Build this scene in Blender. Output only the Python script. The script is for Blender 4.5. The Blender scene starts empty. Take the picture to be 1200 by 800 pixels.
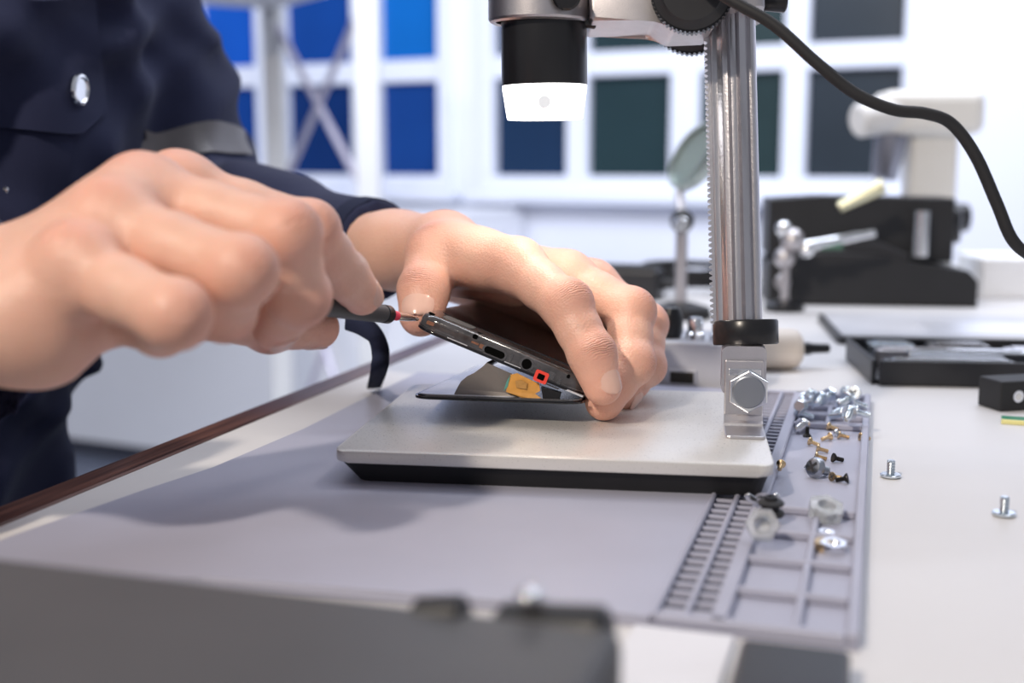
import bpy, bmesh, math, random
import numpy as np
from mathutils import Vector, Matrix
from mathutils.bvhtree import BVHTree

scene = bpy.context.scene
COL = scene.collection
random.seed(7)

# ------------------------------------------------------------------ camera
FPX, CH = 1400.0, 0.133                  # focal length in pixels, eye height over the table top
PITCH = math.atan(210 / FPX)
cam_d = bpy.data.cameras.new('camera')
cam = bpy.data.objects.new('camera', cam_d)
COL.objects.link(cam)
cam.location = (0, 0, CH)
cam.rotation_euler = (math.pi / 2 - PITCH, 0, 0)
cam_d.lens = 42.0
cam_d.sensor_width = 36.0
cam_d.sensor_fit = 'HORIZONTAL'
cam_d.clip_start = 0.01
cam_d.dof.use_dof = True
cam_d.dof.focus_distance = 0.53
cam_d.dof.aperture_fstop = 5.6
scene.camera = cam

# ------------------------------------------------------------------ world, room light, exposure
world = bpy.data.worlds.new('world')
scene.world = world
world.use_nodes = True
bg = world.node_tree.nodes['Background']
bg.inputs[0].default_value = (0.84, 0.88, 1.0, 1)
bg.inputs[1].default_value = 0.34


def area_light(name, loc, target, size, power, color):
    d = bpy.data.lights.new(name, 'AREA')
    d.shape = 'RECTANGLE'
    d.size, d.size_y = size
    d.energy = power
    d.color = color
    o = bpy.data.objects.new(name, d)
    COL.objects.link(o)
    o.location = loc
    o.rotation_euler = (Vector(target) - Vector(loc)).to_track_quat('-Z', 'Y').to_euler()
    return o


area_light('ceiling_panel_bench', (0.7, 0.7, 1.75), (0.1, 0.6, 0.0), (1.2, 0.7), 5.5, (0.95, 0.95, 1.0))
area_light('wall_fill', (-0.1, 1.35, 1.55), (-0.45, 3.6, -0.45), (3.2, 0.8), 96, (0.83, 0.88, 1.0))  # unseen fill lamp, added to brighten the window wall and cupboards
area_light('ceiling_spot_front', (-0.66, -0.48, 1.02), (0.0, 0.52, 0.0), (0.08, 0.08), 18, (1.0, 0.88, 0.74))

vs = scene.view_settings
scene.display_settings.display_device = 'sRGB'
vs.view_transform = 'Standard'
vs.look = 'None'
vs.exposure = 0.0
vs.gamma = 1.0
vs.use_curve_mapping = False

# ------------------------------------------------------------------ measuring helpers
cp, sp = math.cos(PITCH), math.sin(PITCH)
AX_F, AX_R, AX_U = Vector((0, cp, -sp)), Vector((1, 0, 0)), Vector((0, sp, cp))
EYE = Vector((0, 0, CH))


def ray(x, y):
    return AX_F + AX_R * ((x - 600) / FPX) + AX_U * ((400 - y) / FPX)


def P(x, y, d):
    """photograph pixel + distance -> place in the room"""
    return EYE + ray(x, y) * d


def G(x, y, z=0.0):
    """photograph pixel -> place on the level z"""
    r = ray(x, y)
    return EYE + r * ((z - CH) / r.z)


BA = math.radians(17)                     # bench direction
BU = Vector((math.sin(BA), math.cos(BA), 0))
BV = Vector((math.cos(BA), -math.sin(BA), 0))
BENCH = Matrix(((BV.x, BU.x, 0, 0), (BV.y, BU.y, 0, 0), (0, 0, 1, 0), (0, 0, 0, 1)))   # (v,u,z) -> world


# ------------------------------------------------------------------ materials
MATS = {}


def mat(name, col, rough=0.5, metal=0.0, var=0.06, vscale=40, bump=0.0, bscale=300, coat=0.0,
        trans=0.0, emis=None, estr=0.0, sss=0.0, ior=1.45, spec=0.5, sheen=0.0, alpha=1.0):
    if name in MATS:
        return MATS[name]
    m = bpy.data.materials.new(name)
    m.use_nodes = True
    nt = m.node_tree
    b = nt.nodes['Principled BSDF']
    tc = nt.nodes.new('ShaderNodeTexCoord')
    if var > 0:
        n = nt.nodes.new('ShaderNodeTexNoise')
        n.inputs['Scale'].default_value = vscale
        n.inputs['Detail'].default_value = 3
        nt.links.new(tc.outputs['Object'], n.inputs['Vector'])
        mx = nt.nodes.new('ShaderNodeMix')
        mx.data_type = 'RGBA'
        mx.inputs['A'].default_value = tuple(c * (1 - var) for c in col) + (1,)
        mx.inputs['B'].default_value = tuple(min(1, c * (1 + var)) for c in col) + (1,)
        nt.links.new(n.outputs['Fac'], mx.inputs['Factor'])
        nt.links.new(mx.outputs['Result'], b.inputs['Base Color'])
    else:
        b.inputs['Base Color'].default_value = tuple(col) + (1,)
    b.inputs['Roughness'].default_value = rough
    b.inputs['Metallic'].default_value = metal
    b.inputs['IOR'].default_value = ior
    b.inputs['Specular IOR Level'].default_value = spec
    b.inputs['Coat Weight'].default_value = coat
    b.inputs['Coat Roughness'].default_value = 0.08
    b.inputs['Transmission Weight'].default_value = trans
    b.inputs['Sheen Weight'].default_value = sheen
    b.inputs['Alpha'].default_value = alpha
    if sss:
        b.inputs['Subsurface Weight'].default_value = sss
        b.inputs['Subsurface Radius'].default_value = (1.0, 0.35, 0.2)
        b.inputs['Subsurface Scale'].default_value = 0.004
    if emis:
        b.inputs['Emission Color'].default_value = tuple(emis) + (1,)
        b.inputs['Emission Strength'].default_value = estr
    if bump > 0:
        n2 = nt.nodes.new('ShaderNodeTexNoise')
        n2.inputs['Scale'].default_value = bscale
        n2.inputs['Detail'].default_value = 4
        nt.links.new(tc.outputs['Object'], n2.inputs['Vector'])
        bp = nt.nodes.new('ShaderNodeBump')
        bp.inputs['Strength'].default_value = bump
        bp.inputs['Distance'].default_value = 0.001
        nt.links.new(n2.outputs['Fac'], bp.inputs['Height'])
        nt.links.new(bp.outputs['Normal'], b.inputs['Normal'])
    MATS[name] = m
    return m


M_WALL = mat('white wall paint', (0.82, 0.84, 0.92), 0.7, bump=0.1, bscale=60, var=0.02, vscale=3)
M_FRAME = mat('white window paint', (0.80, 0.83, 0.93), 0.45, var=0.02)
M_FLOOR = mat('blue grey floor tile', (0.16, 0.18, 0.24), 0.5, var=0.2, vscale=4)
M_TABLE = mat('off white laminate', (0.64, 0.625, 0.625), 0.42, var=0.03, vscale=25, bump=0.05, bscale=500)
M_MATT = mat('grey lavender silicone', (0.385, 0.39, 0.48), 0.42, var=0.05, vscale=30, bump=0.08, bscale=900)
M_ALU = mat('brushed aluminium', (0.62, 0.60, 0.62), 0.3, 1.0, var=0.06, vscale=120, bump=0.12, bscale=900)
M_CAST = mat('satin cast aluminium', (0.56, 0.53, 0.54), 0.38, 1.0, var=0.08, vscale=200, bump=0.1, bscale=1800)
M_BLACK = mat('black anodised', (0.012, 0.012, 0.014), 0.28, var=0.2, vscale=60)
M_RUBBER = mat('black rubber', (0.015, 0.015, 0.017), 0.6, var=0.25, vscale=80)
M_PLASTIC = mat('black plastic', (0.02, 0.02, 0.023), 0.4, var=0.2, vscale=60)
M_CHROME = mat('polished steel', (0.82, 0.83, 0.85), 0.16, 1.0, var=0.05)
M_ZINC = mat('blue zinc plate', (0.72, 0.78, 0.83), 0.22, 1.0, var=0.1, vscale=300)
M_BRASS = mat('brass plate', (0.78, 0.58, 0.34), 0.25, 1.0, var=0.1, vscale=300)
M_NAVY = mat('navy twill', (0.020, 0.024, 0.058), 0.85, var=0.25, vscale=14, bump=0.25, bscale=1500, sheen=0.04, spec=0.2)
M_NAVY2 = mat('dark navy cotton', (0.016, 0.02, 0.045), 0.9, var=0.2, vscale=20, bump=0.2, bscale=1200, spec=0.2)


def wood_mat():
    m = mat('dark stained wood', (0.1, 0.05, 0.04), 0.35, var=0)
    nt = m.node_tree
    b = nt.nodes['Principled BSDF']
    tc = [n for n in nt.nodes if n.type == 'TEX_COORD'][0]
    mp = nt.nodes.new('ShaderNodeMapping')
    mp.inputs['Scale'].default_value = (260, 8, 260)
    n = nt.nodes.new('ShaderNodeTexNoise')
    n.inputs['Scale'].default_value = 1.6
    n.inputs['Detail'].default_value = 6
    r = nt.nodes.new('ShaderNodeValToRGB')
    r.color_ramp.elements[0].position = 0.3
    r.color_ramp.elements[0].color = (0.035, 0.014, 0.012, 1)
    r.color_ramp.elements[1].position = 0.75
    r.color_ramp.elements[1].color = (0.17, 0.075, 0.055, 1)
    nt.links.new(tc.outputs['Object'], mp.inputs['Vector'])
    nt.links.new(mp.outputs['Vector'], n.inputs['Vector'])
    nt.links.new(n.outputs['Fac'], r.inputs['Fac'])
    nt.links.new(r.outputs['Color'], b.inputs['Base Color'])
    return m


M_WOOD = wood_mat()


def sparkle_mat():
    """silver base plate: fine metal flake"""
    m = mat('silver flake metal', (0.74, 0.72, 0.69), 0.3, 0.4, var=0)
    nt = m.node_tree
    b = nt.nodes['Principled BSDF']
    tc = [n for n in nt.nodes if n.type == 'TEX_COORD'][0]
    v = nt.nodes.new('ShaderNodeTexNoise')
    v.inputs['Scale'].default_value = 1300
    v.inputs['Detail'].default_value = 3
    nt.links.new(tc.outputs['Object'], v.inputs['Vector'])
    mr = nt.nodes.new('ShaderNodeMapRange')
    mr.inputs['To Min'].default_value = 0.20
    mr.inputs['To Max'].default_value = 0.42
    nt.links.new(v.outputs['Fac'], mr.inputs['Value'])
    nt.links.new(mr.outputs['Result'], b.inputs['Roughness'])
    bp = nt.nodes.new('ShaderNodeBump')
    bp.inputs['Strength'].default_value = 0.35
    bp.inputs['Distance'].default_value = 0.0003
    nt.links.new(v.outputs['Fac'], bp.inputs['Height'])
    nt.links.new(bp.outputs['Normal'], b.inputs['Normal'])
    return m


M_PLATE = sparkle_mat()


def skin_mat():
    m = bpy.data.materials.new('skin')
    m.use_nodes = True
    nt = m.node_tree
    b = nt.nodes['Principled BSDF']
    at = nt.nodes.new('ShaderNodeAttribute')
    at.attribute_name = 'flush'
    tc = nt.nodes.new('ShaderNodeTexCoord')
    n = nt.nodes.new('ShaderNodeTexNoise')
    n.inputs['Scale'].default_value = 70
    n.inputs['Detail'].default_value = 5
    nt.links.new(tc.outputs['Object'], n.inputs['Vector'])
    mx = nt.nodes.new('ShaderNodeMix')
    mx.data_type = 'RGBA'
    mx.inputs['A'].default_value = (0.77, 0.49, 0.38, 1)
    mx.inputs['B'].default_value = (0.69, 0.38, 0.28, 1)
    nt.links.new(n.outputs['Fac'], mx.inputs['Factor'])
    mx2 = nt.nodes.new('ShaderNodeMix')
    mx2.data_type = 'RGBA'
    mx2.inputs['B'].default_value = (0.68, 0.25, 0.18, 1)
    nt.links.new(mx.outputs['Result'], mx2.inputs['A'])
    nt.links.new(at.outputs['Fac'], mx2.inputs['Factor'])
    nt.links.new(mx2.outputs['Result'], b.inputs['Base Color'])
    b.inputs['Roughness'].default_value = 0.46
    b.inputs['Subsurface Weight'].default_value = 0.22
    b.inputs['Subsurface Radius'].default_value = (1.0, 0.35, 0.18)
    b.inputs['Subsurface Scale'].default_value = 0.004
    v = nt.nodes.new('ShaderNodeTexVoronoi')
    v.inputs['Scale'].default_value = 900
    nt.links.new(tc.outputs['Object'], v.inputs['Vector'])
    n2 = nt.nodes.new('ShaderNodeTexNoise')
    n2.inputs['Scale'].default_value = 260
    n2.inputs['Detail'].default_value = 6
    nt.links.new(tc.outputs['Object'], n2.inputs['Vector'])
    ad = nt.nodes.new('ShaderNodeMath')
    ad.operation = 'ADD'
    nt.links.new(v.outputs['Distance'], ad.inputs[0])
    nt.links.new(n2.outputs['Fac'], ad.inputs[1])
    bp = nt.nodes.new('ShaderNodeBump')
    bp.inputs['Strength'].default_value = 0.22
    bp.inputs['Distance'].default_value = 0.0008
    nt.links.new(ad.outputs[0], bp.inputs['Height'])
    # creases across the joints: distance along the finger, bent by noise, inside a soft mask
    al = nt.nodes.new('ShaderNodeAttribute')
    al.attribute_name = 'crease_along'
    mk = nt.nodes.new('ShaderNodeAttribute')
    mk.attribute_name = 'crease_mask'
    n3 = nt.nodes.new('ShaderNodeTexNoise')
    n3.inputs['Scale'].default_value = 240
    n3.inputs['Detail'].default_value = 2
    nt.links.new(tc.outputs['Object'], n3.inputs['Vector'])

    def mth(op, a, bb):
        q = nt.nodes.new('ShaderNodeMath')
        q.operation = op
        for i, v_ in enumerate((a, bb)):
            if v_ is None:
                continue
            if isinstance(v_, (int, float)):
                q.inputs[i].default_value = v_
            else:
                nt.links.new(v_, q.inputs[i])
        return q.outputs[0]
    ph = mth('ADD', mth('MULTIPLY', al.outputs['Fac'], 2900.0), mth('MULTIPLY', n3.outputs['Fac'], 9.0))
    wv = mth('POWER', mth('ABSOLUTE', mth('SINE', ph, None), None), 0.5)
    hgt_ = mth('MULTIPLY', wv, mk.outputs['Fac'])
    bp2 = nt.nodes.new('ShaderNodeBump')
    bp2.inputs['Strength'].default_value = 0.85
    bp2.inputs['Distance'].default_value = 0.0009
    nt.links.new(hgt_, bp2.inputs['Height'])
    nt.links.new(bp.outputs['Normal'], bp2.inputs['Normal'])
    nt.links.new(bp2.outputs['Normal'], b.inputs['Normal'])
    return m


M_SKIN = skin_mat()
M_NAIL = mat('fingernail', (0.72, 0.45, 0.37), 0.2, var=0.05, vscale=200, sss=0.1)


# ------------------------------------------------------------------ object helpers
def tag(o, label=None, cat=None, group=None, kind=None):
    if label:
        o['label'] = label
    if cat:
        o['category'] = cat
    if group:
        o['group'] = group
    if kind:
        o['kind'] = kind
    return o


ROOTM = {}


def thing(name, label, cat, loc=(0, 0, 0), rot=None, group=None, kind=None):
    """an Empty at the base of a thing"""
    o = bpy.data.objects.new(name, None)
    COL.objects.link(o)
    o.empty_display_size = 0.01
    mw = Matrix.Translation(Vector(loc))
    if rot is not None:
        mw = mw @ rot.to_4x4()
    o.matrix_basis = mw
    ROOTM[o] = mw
    return tag(o, label, cat, group, kind)


def root_of(o):
    while o.parent:
        o = o.parent
    return o


def link(name, me, m, parent=None, smooth=False):
    if m is not None and not me.materials:
        me.materials.append(m)
    if smooth:
        me.shade_smooth()
    o = bpy.data.objects.new(name, me)
    COL.objects.link(o)
    o.parent = parent
    return o


def obj(name, bm, m, parent=None, world=False, smooth=False, angle=None):
    """bmesh -> one mesh object; world=True when the shape was drawn in room coordinates"""
    if world and parent is not None:
        r = root_of(parent)
        if r in ROOTM:
            bm.transform(ROOTM[r].inverted())
    me = bpy.data.meshes.new(name)
    bmesh.ops.recalc_face_normals(bm, faces=bm.faces[:])
    bm.to_mesh(me)
    bm.free()
    o = link(name, me, m, parent)
    if smooth:
        me.shade_smooth()
        if angle is not None:
            me.set_sharp_from_angle(angle=math.radians(angle))
    return o


def solo(name, bm, m, label, cat, group=None, smooth=False, angle=None, kind=None):
    """a thing that is one mesh, its origin at its base centre"""
    bb = [v.co for v in bm.verts]
    c = Vector((sum(v.x for v in bb) / len(bb), sum(v.y for v in bb) / len(bb), min(v.z for v in bb)))
    bm.transform(Matrix.Translation(-c))
    o = obj(name, bm, m, None, smooth=smooth, angle=angle)
    o.location = c
    return tag(o, label, cat, group, kind)


def B(*parts):
    bm = bmesh.new()
    for f in parts:
        f(bm)
    return bm


def box(bm, x0, x1, y0, y1, z0, z1, bev=0.0, seg=2, mtx=None):
    t = bmesh.new()
    vs_ = [t.verts.new((x, y, z)) for x in (x0, x1) for y in (y0, y1) for z in (z0, z1)]
    for f in ((0, 1, 3, 2), (4, 6, 7, 5), (0, 4, 5, 1), (2, 3, 7, 6), (0, 2, 6, 4), (1, 5, 7, 3)):
        t.faces.new([vs_[i] for i in f])
    if bev > 0:
        bmesh.ops.bevel(t, geom=t.edges[:], offset=bev, segments=seg, profile=0.5, affect='EDGES')
    merge(bm, t, mtx)
    return bm


def merge(bm, t, mtx=None):
    if mtx is not None:
        t.transform(mtx)
    me = bpy.data.meshes.new('tmp')
    t.to_mesh(me)
    t.free()
    bm.from_mesh(me)
    bpy.data.meshes.remove(me)
    return bm


def bxm(x0, x1, y0, y1, z0, z1, bev=0.0, seg=2, mtx=None):
    return box(bmesh.new(), x0, x1, y0, y1, z0, z1, bev, seg, mtx)


def lathe(bm, prof, seg=32, mtx=None):
    """prof: (r, z) from one end to the other; ends are closed"""
    t = bmesh.new()
    rings = []
    for r, z in prof:
        if r < 1e-7:
            rings.append([t.verts.new((0, 0, z))])
        else:
            rings.append([t.verts.new((r * math.cos(2 * math.pi * i / seg), r * math.sin(2 * math.pi * i / seg), z))
                          for i in range(seg)])
    for a, b in zip(rings, rings[1:]):
        for i in range(seg):
            j = (i + 1) % seg
            if len(a) == 1 and len(b) == 1:
                continue
            if len(a) == 1:
                t.faces.new((a[0], b[j], b[i]))
            elif len(b) == 1:
                t.faces.new((a[i], a[j], b[0]))
            else:
                t.faces.new((a[i], a[j], b[j], b[i]))
    if len(rings[0]) > 1:
        t.faces.new(rings[0][::-1])
    if len(rings[-1]) > 1:
        t.faces.new(rings[-1])
    merge(bm, t, mtx)
    return bm


def axis_mtx(a, b, up=None):
    """matrix taking +Z onto a->b with its origin at a"""
    a, b = Vector(a), Vector(b)
    z = (b - a).normalized()
    h = Vector(up) if up else (Vector((0, 0, 1)) if abs(z.z) < 0.9 else Vector((1, 0, 0)))
    x = h.cross(z).normalized()
    y = z.cross(x)
    m = Matrix((x, y, z)).transposed().to_4x4()
    m.translation = a
    return m


def rod(bm, a, b, r0, r1=None, seg=16, bev=0.0):
    r1 = r0 if r1 is None else r1
    L = (Vector(b) - Vector(a)).length
    if bev:
        prof = [(r0 - bev, 0), (r0, bev), (r1, L - bev), (r1 - bev, L)]
    else:
        prof = [(r0, 0), (r1, L)]
    return lathe(bm, prof, seg, axis_mtx(a, b))


def prism(bm, pts, h, mtx=None, bev=0.0, seg=2, z0=0.0):
    """closed outline in x/y extruded from z0 to z0+h"""
    t = bmesh.new()
    lo = [t.verts.new((x, y, z0)) for x, y in pts]
    hi = [t.verts.new((x, y, z0 + h)) for x, y in pts]
    t.faces.new(lo[::-1])
    t.faces.new(hi)
    n = len(pts)
    for i in range(n):
        t.faces.new((lo[i], lo[(i + 1) % n], hi[(i + 1) % n], hi[i]))
    if bev > 0:
        ed = [e for e in t.edges if (e.verts[0].co.z - z0) * (e.verts[1].co.z - z0) != 0 or
              abs(e.verts[0].co.z - e.verts[1].co.z) < 1e-9]
        ed = [e for e in ed if abs(e.verts[0].co.z - e.verts[1].co.z) < 1e-9]
        bmesh.ops.bevel(t, geom=ed, offset=bev, segments=seg, profile=0.5, affect='EDGES')
    merge(bm, t, mtx)
    return bm


def rrect(x0, x1, y0, y1, r, n=5):
    pts = []
    for cx, cy, a0 in ((x1 - r, y0 + r, -90), (x1 - r, y1 - r, 0), (x0 + r, y1 - r, 90), (x0 + r, y0 + r, 180)):
        for i in range(n + 1):
            a = math.radians(a0 + 90 * i / n)
            pts.append((cx + r * math.cos(a), cy + r * math.sin(a)))
    return pts


def catmull(pts, n=8):
    pts = [Vector(p) for p in pts]
    q = [2 * pts[0] - pts[1]] + pts + [2 * pts[-1] - pts[-2]]
    out = []
    for i in range(1, len(q) - 2):
        a, b, c, d = q[i - 1:i + 3]
        for k in range(n):
            t = k / n
            out.append(0.5 * ((2 * b) + (c - a) * t + (2 * a - 5 * b + 4 * c - d) * t * t + (3 * b - a - 3 * c + d) * t ** 3))
    out.append(pts[-1])
    return out


def tube(bm, pts, r, seg=12, rr=None):
    t = bmesh.new()
    rings = []
    prev = None
    for i, p in enumerate(pts):
        d = (pts[min(i + 1, len(pts) - 1)] - pts[max(i - 1, 0)]).normalized()
        if prev is None:
            h = Vector((0, 0, 1)) if abs(d.z) < 0.9 else Vector((1, 0, 0))
            x = h.cross(d).normalized()
        else:
            x = (prev - d * prev.dot(d)).normalized()
        prev = x
        y = d.cross(x)
        rad = rr[i] if rr else r
        rings.append([t.verts.new(p + (x * math.cos(2 * math.pi * k / seg) + y * math.sin(2 * math.pi * k / seg)) * rad)
                      for k in range(seg)])
    for a, b in zip(rings, rings[1:]):
        for k in range(seg):
            t.faces.new((a[k], a[(k + 1) % seg], b[(k + 1) % seg], b[k]))
    t.faces.new(rings[0][::-1])
    t.faces.new(rings[-1])
    merge(bm, t)
    return bm


def strip(bm, pts, width_dir, w, th):
    """a ribbon along pts, w wide along width_dir (Vector or list of Vectors), th thick"""
    t = bmesh.new()
    rings = []
    for i, p in enumerate(pts):
        wd = width_dir[i] if isinstance(width_dir, list) else width_dir
        d = (pts[min(i + 1, len(pts) - 1)] - pts[max(i - 1, 0)]).normalized()
        n = d.cross(wd).normalized()
        rings.append([t.verts.new(q) for q in (p - wd * w / 2 - n * th / 2, p + wd * w / 2 - n * th / 2,
                                               p + wd * w / 2 + n * th / 2, p - wd * w / 2 + n * th / 2)])
    for a, b in zip(rings, rings[1:]):
        for k in range(4):
            t.faces.new((a[k], a[(k + 1) % 4], b[(k + 1) % 4], b[k]))
    t.faces.new(rings[0][::-1])
    t.faces.new(rings[-1])
    merge(bm, t)
    return bm


def ball(bm, c, r, seg=16, sc=(1, 1, 1)):
    prof = [(r * math.sin(math.pi * i / (seg // 2)), -r * math.cos(math.pi * i / (seg // 2))) for i in range(seg // 2 + 1)]
    prof[0] = (0, -r)
    prof[-1] = (0, r)
    return lathe(bm, prof, seg, Matrix.Translation(Vector(c)) @ Matrix.Diagonal((*sc, 1)))


# ------------------------------------------------------------------ soft bodies: distance fields meshed with surface nets
class Field:
    def __init__(self, lo, hi, h):
        self.lo = np.array(lo, np.float32)
        self.h = h
        self.n = np.ceil((np.array(hi) - np.array(lo)) / h).astype(int) + 1
        self.ax = [self.lo[i] + h * np.arange(self.n[i], dtype=np.float32) for i in range(3)]
        self.s = np.full(self.n, 0.05, np.float32)

    def blank(self):
        f = object.__new__(Field)
        f.lo, f.h, f.n, f.ax = self.lo, self.h, self.n, self.ax
        f.s = np.full(self.n, 0.05, np.float32)
        return f

    def window(self, lo, hi):
        sl = []
        for i in range(3):
            a = int(max(0, math.floor((lo[i] - self.lo[i]) / self.h)))
            b = int(min(self.n[i], math.ceil((hi[i] - self.lo[i]) / self.h) + 1))
            if b <= a:
                return None
            sl.append(slice(a, b))
        return tuple(sl)

    def cone(self, a, b, r0, r1, k=0.003, flat=None, fs=1.0, cut=False):
        """blend in (or cut out) a tapered capsule; flat = direction in which it is fs times as thick"""
        a, b = np.array(a, np.float32), np.array(b, np.float32)
        mg = max(r0, r1) * max(1.0, fs) + k + 3 * self.h
        w = self.window(np.minimum(a, b) - mg, np.maximum(a, b) + mg)
        if w is None:
            return self
        X = self.ax[0][w[0]][:, None, None] - a[0]
        Y = self.ax[1][w[1]][None, :, None] - a[1]
        Z = self.ax[2][w[2]][None, None, :] - a[2]
        d = b - a
        l2 = float(d @ d) + 1e-12
        t = np.clip((X * d[0] + Y * d[1] + Z * d[2]) / l2, 0, 1)
        qx, qy, qz = X - d[0] * t, Y - d[1] * t, Z - d[2] * t
        d2 = qx * qx + qy * qy + qz * qz
        if flat is not None:
            f = np.array(flat, np.float32)
            c = qx * f[0] + qy * f[1] + qz * f[2]
            d2 = d2 + c * c * (1 / (fs * fs) - 1)
        v = np.sqrt(d2) - (r0 + (r1 - r0) * t)
        s = self.s[w]
        if cut:
            v = -v
            hh = np.maximum(k - np.abs(s - v), 0) / k
            self.s[w] = np.maximum(s, v) + hh * hh * k * 0.25
        else:
            hh = np.maximum(k - np.abs(s - v), 0) / k
            self.s[w] = np.minimum(s, v) - hh * hh * k * 0.25
        return self

    def join(self, o, k):
        hh = np.maximum(k - np.abs(self.s - o.s), 0) / k
        self.s = np.minimum(self.s, o.s) - hh * hh * k * 0.25
        return self

    def half(self, p, n):
        """keep only what lies behind the plane"""
        p, n = np.array(p, np.float32), np.array(n, np.float32)
        v = ((self.ax[0] - p[0]) * n[0])[:, None, None] + ((self.ax[1] - p[1]) * n[1])[None, :, None] + \
            ((self.ax[2] - p[2]) * n[2])[None, None, :]
        self.s = np.maximum(self.s, v)
        return self

    def mesh(self):
        s = self.s.copy()
        for i in range(3):
            ix = [slice(None)] * 3
            for e in (0, -1):
                ix[i] = e
                s[tuple(ix)] = np.maximum(s[tuple(ix)], 1e-4)
        ins = s < 0
        nx, ny, nz = self.n
        cnt = np.zeros((nx - 1, ny - 1, nz - 1), np.uint8)
        for dx in (0, 1):
            for dy in (0, 1):
                for dz in (0, 1):
                    cnt += ins[dx:nx - 1 + dx, dy:ny - 1 + dy, dz:nz - 1 + dz]
        act = (cnt > 0) & (cnt < 8)
        ci = np.argwhere(act)
        idx = np.full(act.shape, -1, np.int32)
        idx[act] = np.arange(len(ci), dtype=np.int32)
        pos = np.zeros((len(ci), 3))
        num = np.zeros(len(ci))
        corners = [(x, y, z) for x in (0, 1) for y in (0, 1) for z in (0, 1)]
        val = {c: s[ci[:, 0] + c[0], ci[:, 1] + c[1], ci[:, 2] + c[2]] for c in corners}
        for c in corners:
            for i in range(3):
                if c[i] == 0:
                    e = list(c)
                    e[i] = 1
                    e = tuple(e)
                    va, vb = val[c], val[e]
                    m = (va < 0) != (vb < 0)
                    t = va[m] / (va[m] - vb[m])
                    q = np.tile(np.array(c, float), (int(m.sum()), 1))
                    q[:, i] += t
                    pos[m] += q
                    num[m] += 1
        pos = pos / num[:, None]
        verts = self.lo + (ci + pos) * self.h
        quads = []
        for i in range(3):
            j, k = (i + 1) % 3, (i + 2) % 3
            a = [slice(1, -1)] * 3
            b = [slice(1, -1)] * 3
            a[i] = slice(0, -1)
            b[i] = slice(1, None)
            A, Bv = ins[tuple(a)], ins[tuple(b)]
            e = np.argwhere(A != Bv)
            fl = A[A != Bv]
            off = np.ones(3, int)
            off[i] = 0
            e = e + off
            def cell(dj, dk):
                q = e.copy()
                q[:, j] -= dj
                q[:, k] -= dk
                return idx[q[:, 0], q[:, 1], q[:, 2]]
            q = np.stack([cell(1, 1), cell(0, 1), cell(0, 0), cell(1, 0)], 1)
            q[~fl] = q[~fl][:, ::-1]
            quads.append(q)
        return verts, np.concatenate(quads)


def np_mesh(name, verts, quads):
    me = bpy.data.meshes.new(name)
    me.vertices.add(len(verts))
    me.vertices.foreach_set('co', np.asarray(verts, np.float32).ravel())
    me.loops.add(len(quads) * 4)
    me.loops.foreach_set('vertex_index', np.asarray(quads, np.int32).ravel())
    me.polygons.add(len(quads))
    me.polygons.foreach_set('loop_start', np.arange(0, len(quads) * 4, 4, dtype=np.int32))
    me.polygons.foreach_set('loop_total', np.full(len(quads), 4, np.int32))
    me.update(calc_edges=True)
    me.validate()
    me.shade_smooth()
    return me








# ================================================================== the room
FLOOR_Z = -0.75
w_a, w_b = P(480, 190, 3.72), P(1000, 190, 3.16)
WS = Vector((w_b.x - w_a.x, w_b.y - w_a.y, 0)).normalized()        # along the window wall, to the right
WN = Vector((WS.y, -WS.x, 0))                                      # out of the wall into the room
W0 = Vector((w_a.x, w_a.y, 0))
WALLM = Matrix(((WS.x, -WN.x, 0, W0.x), (WS.y, -WN.y, 0, W0.y), (0, 0, 1, 0), (0, 0, 0, 1)))


def wall_hit(px, py):
    r = ray(px, py)
    t = (W0 - EYE).dot(WN) / r.dot(WN)
    q = EYE + r * t
    return (q - W0).dot(WS), q.z


bm = bxm(-4.2, 4.2, -0.8, 4.4, FLOOR_Z - 0.05, FLOOR_Z)
tag(obj('floor', bm, M_FLOOR), kind='structure')

z_sill = wall_hit(480, 205)[1]
z_m0, z_m1 = wall_hit(480, 96)[1], wall_hit(480, 70)[1]
row_h = z_m0 - z_sill
Z_ROWS = [(z_sill + i * (row_h + z_m1 - z_m0), z_sill + i * (row_h + z_m1 - z_m0) + row_h) for i in range(3)]
S = lambda px: wall_hit(px, 150)[0]
WIN = [[(S(140), S(215)), (S(240), S(303)), (S(338), S(415)), (S(447), S(516))],
       [(S(581), S(665)), (S(690), S(786)), (S(820), S(917)), (S(945), S(1056))]]
z_top = Z_ROWS[-1][1]
wall = thing('wall_back', None, None, W0, WALLM.to_3x3(), kind='structure')
fr = 0.05
spans = [(w[0][0] - fr, w[-1][1] + fr) for w in WIN]
T = 0.16
pan = [(-3.5, 4.2, FLOOR_Z, z_sill - fr), (-3.5, 4.2, z_top + fr, 2.1), (-3.5, spans[0][0], z_sill - fr, z_top + fr),
       (spans[0][1], spans[1][0], z_sill - fr, z_top + fr), (spans[1][1], 4.2, z_sill - fr, z_top + fr)]
for s0, s1, z0, z1 in pan:
    obj('wall_panel', bxm(s0, s1, 0, T, z0, z1), M_WALL, wall)
for i, g in enumerate((-1.62, -0.86, -0.42, 0.3)):
    obj('panel_batten', bxm(g, g + 0.03, -0.012, 0, FLOOR_Z + 0.09, z_sill - fr - 0.06, 0.003), M_FRAME, wall)
bb = thing('baseboard_back', None, None, W0, WALLM.to_3x3(), kind='structure')
obj('board', bxm(-3.5, 4.2, -0.02, -0.001, FLOOR_Z, FLOOR_Z + 0.06, 0.004),
    mat('slate baseboard', (0.13, 0.15, 0.21), 0.5), bb)

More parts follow.
